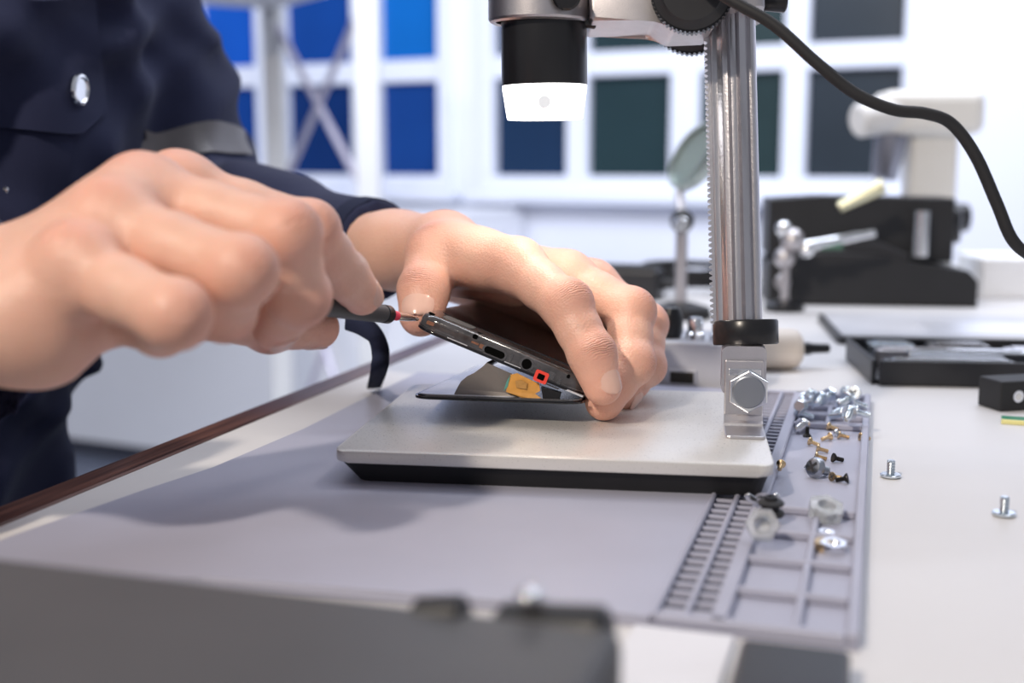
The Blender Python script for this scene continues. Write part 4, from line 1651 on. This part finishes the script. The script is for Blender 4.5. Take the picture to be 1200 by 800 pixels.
def put_screw(key, px, py, lab, yaw=None, z=ZF, lie=True, group=None, dz=0.0, name='screw', cat='screw'):
    parts, hr, sr, sl, hh = KINDS[key]
    g = G(px, py, z + hr * 0.7 + dz)
    if lie:
        ang = math.radians(yaw)
        d = Vector((math.cos(ang), math.sin(ang), 0))
        sink = math.atan2(hr - sr, sl)
        d = (d * math.cos(sink) - Vector((0, 0, math.sin(sink)))).normalized()
        mz_ = -d                                          # local +Z is from shank to head
        mx = mz_.orthogonal().normalized()
        rot = Matrix((mx, mz_.cross(mx), mz_)).transposed()
        loc = Vector((g.x, g.y, z + hr * math.cos(sink) + dz))
    else:                                                 # standing on its head
        rot = Matrix.Rotation(math.pi, 3, 'X')
        loc = Vector((g.x, g.y, z + hh + dz))
    o = thing(name, lab, cat, loc, rot, group)
    for nm, me in parts:
        link(nm, me, None, o)
    return o


tiny = 'tiny screws in the wide compartment'
put_screw('brass', 973, 501, 'tiny pale brass screw at the top of the wide compartment, farthest of its cluster', -35, group=tiny)
put_screw('silver', 980, 508, 'tiny silver screw lying between brass screws in the wide compartment', -15, group=tiny)
put_screw('brass', 971, 513, 'tiny brass screw below the silver one, tilted to the left', 200, group=tiny)
put_screw('brass', 985, 511, 'tiny brass screw lying just right of the tiny silver one', -10, group=tiny)
put_screw('brass', 1010, 513, 'tiny brass screw alone by the right wall of the wide compartment', 0, group=tiny)
put_screw('brass', 951, 519, 'tiny brass screw lying alone left of the middle of the wide compartment', -40, group=tiny)
put_screw('brass', 960, 527, 'tiny brass screw, upper of the two behind the big pan head screw', -15, group=tiny)
put_screw('brass', 958, 536, 'tiny brass screw touching the back of the big pan head screw', -10, group=tiny)
put_screw('silver', 948, 549, 'tiny shiny screw standing nearly upright left of the big pan head screw', 95, group=tiny)
put_screw('brass', 977, 560, 'tiny bronze screw at the tip of the big pan head screw', 25, group=tiny)
put_screw('black', 990, 562, 'tiny dark brown screw in front right of the big pan head screw', 160, group=tiny)
put_screw('black', 979, 538, 'tiny black screw lying alone right of the big pan head screw', 5, group=tiny)
put_screw('black', 946, 508, 'tiny black screw standing on its head beside the pointed bolt', lie=False, group=tiny)
o = put_screw('brass', 915, 546, 'tiny bronze screw lying on the rim beside the base plate', 250, group=tiny, z=ZT)
put_screw('pan', 957, 551, 'big dull pan head screw lying in the middle of the wide compartment', 32)
put_screw('point', 941, 500, 'pointed steel bolt leaning on the rim of the wide compartment', 225, name='bolt', cat='bolt')
put_screw('bolt', 936, 486, 'zinc bolt lying just behind the pointed bolt', -20, name='bolt', cat='bolt')
o = put_screw('bolt', 938, 478, 'zinc bolt leaning dark end up behind the others by the slots', 60, name='bolt', cat='bolt', dz=0.004)
random.seed(3)
for i in range(7):
    put_screw('bolt', 948 + random.uniform(-4, 30), 466 + random.uniform(-10, 7), 'bluish zinc bolt heaped in the far left compartment of the mat', random.uniform(0, 360), name='bolt', cat='bolt', group='bolts heaped in the far left compartment', dz=0.0035 * (i // 3))
for i in range(11):
    put_screw(('bolt', 'bolt', 'flat')[i % 3], 986 + random.uniform(0, 16), 476 + random.uniform(-15, 12), ('bluish hex headed zinc bolt heaped in the far right compartment of the mat', 'flat round headed zinc screw among the bolts heaped in the far right compartment')[i % 3 == 2], random.uniform(0, 360), name='bolt', cat='bolt', group='bolts heaped in the far right compartment', dz=0.0035 * (i // 4))
put_screw('flat', 1044, 550, 'flat head screw standing on its head on the white bench beside the mat', z=0.0003, lie=False)
put_screw('flat', 1177, 594, 'flat head screw standing on its head near the right end of the bench', z=0.0003, lie=False)


def nut(px, py, z, r, h, m, lab, tilt=0.0, yaw=0.0, group=None, hole=0.5):
    t = bmesh.new()
    o6 = [(r * math.cos(math.radians(60 * i)), r * math.sin(math.radians(60 * i))) for i in range(6)]
    n_ = 24
    def ringv(rad_f, z_):
        out = []
        for i in range(n_):
            an = 2 * math.pi * i / n_
            rr = r * hole if rad_f == 'in' else r * math.cos(math.pi / 6) / math.cos((an % (math.pi / 3)) - math.pi / 6)
            out.append(t.verts.new((rr * math.cos(an), rr * math.sin(an), z_)))
        return out
    a, b, c, d = ringv('out', 0), ringv('out', h), ringv('in', h), ringv('in', 0)
    for p, q in ((a, b), (b, c), (c, d), (d, a)):
        for i in range(n_):
            j = (i + 1) % n_
            t.faces.new((p[i], p[j], q[j], q[i]))
    g = G(px, py, z + h / 2)
    o = thing('hex_nut', lab, 'nut', (g.x, g.y, z + abs(math.sin(tilt)) * r), Matrix.Rotation(yaw, 3, 'Z') @ Matrix.Rotation(tilt, 3, 'X'), group)
    obj('nut_body', t, m, o)
    tl = []
    for k in range(4):
        tl += [(r * hole * 1.02, h * (k + .1) / 4), (r * hole * .9, h * (k + .5) / 4)]
    t = lathe(bmesh.new(), tl + [(r * hole * 1.02, h), (r * hole * 1.02, h * .05)], 20)
    obj('thread', t, m, o, smooth=True, angle=40)
    return o


nut(966, 603, ZF, .0068, .0045, m_nylon, 'clear white hex nut on the cross rib in front of the wide compartment', 0.35, 0.3)
nut(893, 626, ZT, .0058, .0045, m_nylon, 'clear white hex nut standing on the slots, nearest to the camera', 1.0, -0.2)
nut(976, 641, ZF, .0048, .003, M_CHROME, 'shiny steel nut lying in a near compartment behind a small brass one', 0.1, 0.2)
nut(963, 640, ZF, .0030, .003, M_BRASS, 'small brass nut beside the shiny steel nut', 0.2, 0.5)
nut(968, 626, ZF, .0030, .002, M_CHROME, 'small flat steel nut just behind the shiny steel nut', 0.1, 0.9)
g = G(903, 604, ZT)
bk = thing('rubber_grommet', 'small black rubber grommet on the slots behind a clear nut', 'grommet', (g.x, g.y, ZT))
obj('rim', lathe(bmesh.new(), [(.0016, 0), (.0046, 0), (.0052, .001), (.0046, .002), (.003, .0024), (.003, .0034), (.0046, .0042), (.0050, .005), (.0040, .006), (.0016, .006), (.0016, 0)], 24), M_RUBBER, bk, smooth=True, angle=50)
obj('sleeve', lathe(bmesh.new(), [(.0015, .001), (.0024, .001), (.0024, .0075), (.0015, .0075), (.0015, .001)], 16), M_PLASTIC, bk, smooth=True, angle=50)
g = G(893, 594, ZT)
wg = thing('wing_nut', 'small pale wing nut on the slots beside the black grommet', 'nut', (g.x, g.y, ZT))
obj('hub', lathe(bmesh.new(), [(.001, 0), (.0026, 0), (.0022, .0038), (.001, .0038), (.001, 0)], 18), M_CHROME, wg, smooth=True, angle=40)
for sg in (-1, 1):
    t = prism(bmesh.new(), [(sg * .0018, .001), (sg * .0060, .0022), (sg * .0068, .0046), (sg * .0052, .0056), (sg * .0020, .0036)][::sg], .0012, bev=.0003)
    t.transform(Matrix(((1, 0, 0, 0), (0, 0, -1, .0006), (0, 1, 0, 0), (0, 0, 0, 1))))
    obj('wing', t, M_CHROME, wg, smooth=True, angle=40)

# ================================================================== things farther back on the bench
def here(px, py, rotz=-BA, **k):
    g = G(px, py, 0)
    return Vector((g.x, g.y, 0)), Matrix.Rotation(rotz, 3, 'Z')


def pm(px, py):
    """metres per pixel for things standing at that place on the bench"""
    return (G(px, py, 0) - EYE).dot(AX_F) / FPX


# grey instrument box behind the base plate
loc, rot = here(770, 456)
k = pm(770, 456)
gb = thing('instrument_box', 'pale grey instrument box behind the base plate with a dark socket', 'box', loc, rot)
m_gb = mat('pale blue grey enamel', (0.46, 0.47, 0.52), 0.45)
obj('case', bxm(-0.03, 0.055, 0.002, 0.06, 0, 0.0285, 0.0015), m_gb, gb)
obj('socket_plate', bxm(0.006, 0.023, 0.0004, 0.003, 0.003, 0.0125, 0.0006), m_gb, gb)
obj('socket', bxm(0.0075, 0.0215, -0.0003, 0.002, 0.0045, 0.011, 0.0004), mat('brown black socket', (0.02, 0.016, 0.01), 0.5), gb)
for x in (0.020, 0.034):
    c = obj('terminal', lathe(bmesh.new(), [(.0058, 0), (.0058, .004), (.0046, .005), (.0046, .012), (.0036, .0135), (0, .0135)], 24, Matrix.Translation((x, 0.014, 0.0285))), M_CHROME, gb, smooth=True, angle=40)
obj('black_terminal', lathe(bmesh.new(), [(.006, 0), (.0075, .003), (.0075, .012), (.005, .018), (0, .018)], 24, Matrix.Translation((0.004, 0.020, 0.0285))), M_BLACK, gb, smooth=True, angle=40)

# cream bottle lying with its black nozzle to the right
loc, rot = here(900, 436)
bt = thing('glue_bottle', 'cream glue bottle lying behind the column with its black nozzle pointing right', 'bottle', loc + Vector((0, 0.012, 0)), Matrix.Rotation(math.radians(4), 3, 'Z'))
RX = Matrix(((0, 0, 1, 0), (0, 1, 0, 0), (-1, 0, 0, 0.0132), (0, 0, 0, 1)))
obj('bottle_body', lathe(bmesh.new(), [(.009, -.045), (.0125, -.042), (.0132, -.038), (.0132, .016), (.0122, .021), (.009, .0235), (0, .0236)], 32, RX), mat('cream plastic', (0.80, 0.70, 0.60), 0.4), bt, smooth=True, angle=50)
obj('nozzle', lathe(bmesh.new(), [(.0042, .023), (.0042, .030), (.0034, .031), (.0030, .042), (.002, .043), (0, .043)], 20, RX), M_BLACK, bt, smooth=True, angle=40)

# shallow black tray with bright metal parts
loc, rot = here(1022, 452, -math.radians(6))
tr = thing('parts_tray', 'shallow black tray of bright metal parts on the right of the bench', 'tray', loc, rot)
TW, TD, THh = 0.16, 0.10, 0.0155
obj('tray_floor', prism(bmesh.new(), rrect(0.003, TW - .003, 0.003, TD - .003, 0.006, 4), 0.003), M_PLASTIC, tr)
for nm, a in (('front_wall', (0.004, TW - .004, 0, .003)), ('rear_wall', (0.004, TW - .004, TD - .003, TD)), ('side_wall', (0, .003, .004, TD - .004)), ('side_wall', (TW - .003, TW, .004, TD - .004))):
    obj(nm, bxm(a[0], a[1], a[2], a[3], 0, THh, 0.0012), M_PLASTIC, tr)
TRM = ROOTM[tr]
lab = [('long bright steel plate at the front of the black tray', 0.010, 0.085, 0.006, 0.017, .004),
       ('second bright steel plate lying behind the front one in the black tray', 0.026, 0.098, 0.024, 0.036, .006),
       ('narrow grey steel plate near the back of the black tray', 0.012, 0.070, 0.048, 0.058, .004),
       ('broad silver plate at the right of the black tray', 0.095, 0.150, 0.030, 0.070, .003),
       ('short silver plate in the back left corner of the black tray', 0.012, 0.040, 0.072, 0.090, .005),
       ('dark steel plate in the back middle of the black tray', 0.050, 0.088, 0.070, 0.088, .003)]
for i, (lb, x0, x1, y0, y1, h) in enumerate(lab):
    t = bxm(x0, x1, y0, y1, 0.003, 0.0145 + (i == 1) * .003, 0.0008)
    r2 = bmesh.new()
    box(t, x0 + .004, x1 - .004, y0 + .002, y1 - .002, 0.0145 + (i == 1) * .003, 0.0157 + (i == 1) * .003, 0.0004)
    r2.free()
    t.transform(TRM)
    solo('metal_plate', t, (M_CHROME, M_CHROME, M_CAST, M_ALU, M_ZINC, m_gun)[i], lb, 'plate', 'metal parts in the black tray')

loc, rot = here(982, 404, -math.radians(8))
fp = thing('flat_tablet', 'thin dark rimmed tablet lying behind the black parts tray', 'tablet', loc, rot)
obj('tablet_shell', prism(bmesh.new(), rrect(0, 0.21, 0, 0.14, 0.008, 5), 0.006, bev=0.001), M_PLASTIC, fp, smooth=True, angle=35)
obj('tablet_back', prism(bmesh.new(), rrect(0.004, 0.206, 0.004, 0.136, 0.006, 5), 0.0008, z0=0.006), mat('grey tablet face', (0.55, 0.55, 0.58), 0.35, var=0.3, vscale=18), fp)
obj('tablet_window', prism(bmesh.new(), rrect(0.07, 0.16, 0.02, 0.09, 0.004, 4), 0.0006, z0=0.0068), m_foil, fp)

# black block with a hole and a little circuit strip at the right border
loc, rot = here(1168, 483, math.radians(14))
bk = thing('drilled_block', 'small black block with a round hole at the right end of the bench', 'block', loc, rot)
obj('block_body', bxm(0, 0.034, 0, 0.020, 0, 0.0165, 0.001, mtx=Matrix.Translation((0.002, 0, 0)) @ Matrix.Rotation(math.radians(0), 4, 'Y')), M_RUBBER, bk)
obj('hole_bush', lathe(bmesh.new(), [(.0019, 0), (.0032, 0), (.0032, .001), (.0019, .001), (.0019, 0)], 24, Matrix(((1, 0, 0, .0125), (0, 0, -1, 0.0002), (0, 1, 0, .0082), (0, 0, 0, 1)))), M_CHROME, bk, smooth=True, angle=40)
obj('hole_core', lathe(bmesh.new(), [(.0021, 0), (.0021, .0006), (0, .0006)], 20, Matrix(((1, 0, 0, .0125), (0, 0, -1, 0.0002), (0, 1, 0, .0082), (0, 0, 0, 1)))), mat('pale bench seen through the hole', (0.7, 0.7, 0.7), 0.6), bk)
loc, rot = here(1174, 496, -math.radians(20))
cbd = thing('circuit_strip', 'narrow green and yellow circuit strip before the drilled black block', 'circuit board', loc, rot)
obj('board', bxm(0, 0.045, 0, 0.010, 0.0008, 0.0022), mat('green solder mask', (0.03, 0.22, 0.12), 0.35), cbd)
obj('yellow_edge', bxm(-0.0004, 0.045, -0.0018, -0.0001, 0, 0.0024, 0.0004), mat('pale yellow film', (0.78, 0.72, 0.30), 0.4), cbd)
obj('chip', bxm(0.012, 0.022, 0.002, 0.008, 0.0022, 0.0034, 0.0003), M_BLACK, cbd)

# helping hand with a round magnifier
loc, rot = here(797, 372, 0)
kk = pm(797, 372)
hh = thing('magnifier_stand', 'helping hand stand with a tilted round magnifier left of the column', 'magnifier', loc)
obj('stand_base', lathe(bmesh.new(), [(0.026, 0), (0.027, 0.003), (0.025, 0.009), (0.012, 0.013), (0, 0.013)], 32), M_RUBBER, hh, smooth=True, angle=40)
zt_ = P(797, 258, kk * FPX).z
obj('post', rod(bmesh.new(), (0, 0, 0.012), (0, 0, zt_), 0.0052), M_CAST, hh, smooth=True, angle=40)
obj('ball_joint', ball(bmesh.new(), (0, 0, zt_), 0.0105), M_BLACK, hh, smooth=True)
obj('joint_screw', rod(bmesh.new(), (-0.004, -0.009, zt_ - .002), (-0.002, -0.019, zt_ - .002), 0.006, 0.006, 16, 0.001), M_CHROME, hh, smooth=True, angle=40)
lc = P(816, 184, kk * FPX) - loc
ldir = Vector((-0.80, -0.38, 0.46)).normalized()
lm = axis_mtx(lc - ldir * .003, lc + ldir)
obj('lens_arm', rod(bmesh.new(), (0, 0, zt_), lc - Vector((0.014, 0, 0.030)), 0.0042), M_CAST, hh, smooth=True, angle=40)
obj('lens_rim', lathe(bmesh.new(), [(0.029, 0), (0.0315, 0), (0.032, 0.001), (0.032, 0.006), (0.0315, 0.007), (0.029, 0.007), (0.029, 0)], 40, lm), mat('sage grey rim', (0.40, 0.46, 0.45), 0.3, 0.5), hh, smooth=True, angle=40)
obj('lens', lathe(bmesh.new(), [(0, 0.0012), (0.016, 0.0018), (0.0291, 0.0032), (0.0291, 0.0040), (0.016, 0.0054), (0, 0.006)], 40, lm), mat('magnifier glass', (0.92, 0.98, 0.96), 0.03, trans=0.95, var=0), hh, smooth=True, angle=40)

# small dark things behind the hand
loc, rot = here(735, 352, -BA)
cr = thing('adapter_brick', 'low black power adapter on the far bench behind the left hand', 'adapter', loc, rot)
obj('adapter_body', bxm(-0.055, 0.03, 0, 0.04, 0, 0.030, 0.004), M_PLASTIC, cr)
obj('adapter_ridge', bxm(-0.050, 0.025, 0.004, 0.036, 0.030, 0.033, 0.001), M_RUBBER, cr)
obj('strain_relief', rod(bmesh.new(), (0.03, 0.02, 0.015), (0.045, 0.02, 0.015), 0.006, 0.004), M_RUBBER, cr, smooth=True, angle=40)
pts = []
for i in range(70):
    a_ = i * 0.36
    pts.append(Vector((0.040 * math.cos(a_) + .002 * math.sin(i), 0.026 * math.sin(a_), 0.004 + i * 0.00042 + 0.002 * math.sin(a_ * 1.7))))
t = tube(bmesh.new(), pts, 0.0036, 8)
g = G(800, 350, 0)
t.transform(Matrix.Translation((g.x + .01, g.y + 0.05, 0)))
solo('coiled_cord', t, M_RUBBER, 'coiled black cord on the far bench behind the magnifier post', 'cord', smooth=True)

# black bench press with a round knob, behind the column
loc, rot = here(900, 357, -math.radians(7))
kp = pm(900, 357)
bp_ = thing('bench_press', 'bulky black bench press with sloping foot and side knob behind the column', 'press', loc, rot)
w = lambda n: n * kp


def side(name, pts2, y0, y1, m, parent=bp_, bev=0.002):
    t = prism(bmesh.new(), [(w(x), w(z)) for x, z in pts2], y1 - y0, bev=bev)
    t.transform(Matrix(((1, 0, 0, 0), (0, 0, 1, y0), (0, 1, 0, 0), (0, 0, 0, 1))))
    return obj(name, t, m, parent)


m_dk = mat('matt black enamel', (0.016, 0.016, 0.018), 0.5, var=0.2)
side('press_foot', [(0, 0), (236, 0), (236, 30), (225, 42), (160, 52), (120, 60), (60, 62), (0, 50)], 0, 0.10, m_dk)
side('press_wedge', [(4, 48), (100, 85), (160, 60), (160, 40), (4, 30)], 0.01, 0.09, mat('graphite enamel', (0.03, 0.03, 0.034), 0.4))
side('press_head', [(0, 56), (0, 122), (60, 126), (212, 124), (212, 50), (120, 50)], 0.02, 0.10, m_dk)
obj('side_knob', rod(bmesh.new(), (w(205), 0.055, w(92)), (w(228), 0.05, w(92)), w(24), w(22), 28, .002), M_BLACK, bp_, smooth=True, angle=40)
obj('press_pin', rod(bmesh.new(), (w(170), 0.004, w(58)), (w(170), 0.004, w(110)), w(9)), M_CHROME, bp_, smooth=True, angle=40)
obj('foot_dial', rod(bmesh.new(), (w(16), 0.002, w(27)), (w(16), -0.004, w(27)), w(10), w(9), 20, .001), M_CAST, bp_, smooth=True, angle=40)
ca = thing('clip_arm', 'jointed metal arm with clips holding a small green board before the black press', 'clip arm', loc + Vector((0.005, -0.045, 0)), rot)
obj('arm_base', lathe(bmesh.new(), [(.018, 0), (.018, .006), (.006, .01), (0, .01)], 24), M_BLACK, ca, smooth=True, angle=40)
obj('arm_post', rod(bmesh.new(), (0, 0, .008), (0, 0, w(75)), .004), M_CAST, ca, smooth=True, angle=40)
for x, z, r in ((-2, 60, 12), (6, 80, 13), (22, 70, 10), (-4, 92, 9)):
    obj('ball_joint', ball(bmesh.new(), (w(x), -.004, w(z)), w(r)), (M_CHROME, M_BRASS, M_CAST, M_CHROME)[(x + z) % 4], ca, smooth=True)
obj('clip', rod(bmesh.new(), (w(20), -.004, w(72)), (w(95), -.004, w(88)), w(7), w(4)), M_CHROME, ca, smooth=True, angle=40)
obj('held_board', bxm(w(34), w(60), -.008, -.005, w(70), w(79)), mat('dull green board', (0.10, 0.20, 0.15), 0.4), ca)
obj('upper_clip', rod(bmesh.new(), (w(56), .0, w(116)), (w(102), .0, w(140)), w(6), w(9)), mat('pale brass', (0.75, 0.72, 0.5), 0.3, 0.8), ca, smooth=True, angle=40)

# pale stereo microscope at the back right
loc, rot = here(1100, 340, -math.radians(5))
kq = pm(1100, 340)
w = lambda n: n * kq
m_cream = mat('warm white enamel', (0.74, 0.72, 0.68), 0.4, var=0.03)
sm2 = thing('stereo_microscope', 'blurred cream stereo microscope with black knobs at the back right of the bench', 'microscope', loc, rot)
obj('foot_plate', bxm(w(-90), w(70), -0.01, w(120), 0, w(22), 0.006), m_cream, sm2)
obj('pillar', bxm(w(-30), w(26), w(40), w(90), w(20), w(215), 0.006), m_cream, sm2)
obj('head', bxm(w(-70), w(50), w(20), w(95), w(180), w(232), 0.012, 3), m_cream, sm2)
obj('eyepiece', rod(bmesh.new(), (w(-50), w(40), w(205)), (w(-98), w(20), w(196)), w(22), w(20), 28, .003), mat('pale grey tube', (0.70, 0.69, 0.68), 0.4), sm2, smooth=True, angle=40)
obj('objective', rod(bmesh.new(), (w(-52), w(45), w(180)), (w(-60), w(40), w(128)), w(20), w(15), 28, .002), mat('smoky lens barrel', (0.26, 0.27, 0.33), 0.3, 0.6), sm2, smooth=True, angle=40)
for x0, x1 in ((-30, -52), (26, 46)):
    obj('focus_wheel', rod(bmesh.new(), (w(x0), w(60), w(82)), (w(x1), w(60), w(82)), w(18), w(17), 28, .002), M_BLACK, sm2, smooth=True, angle=40)
loc, rot = here(1150, 350, -math.radians(5))
wb = thing('white_carton', 'low white carton on the far right of the bench under the cable', 'carton', loc, rot)
obj('carton_body', bxm(0.0, 0.18, 0.0, 0.09, 0, 0.034, 0.002), mat('white card', (0.86, 0.87, 0.9), 0.6), wb)
obj('carton_lid', bxm(-0.001, 0.181, -0.001, 0.091, 0.030, 0.040, 0.002), mat('white card', (0.86, 0.87, 0.9), 0.6), wb)
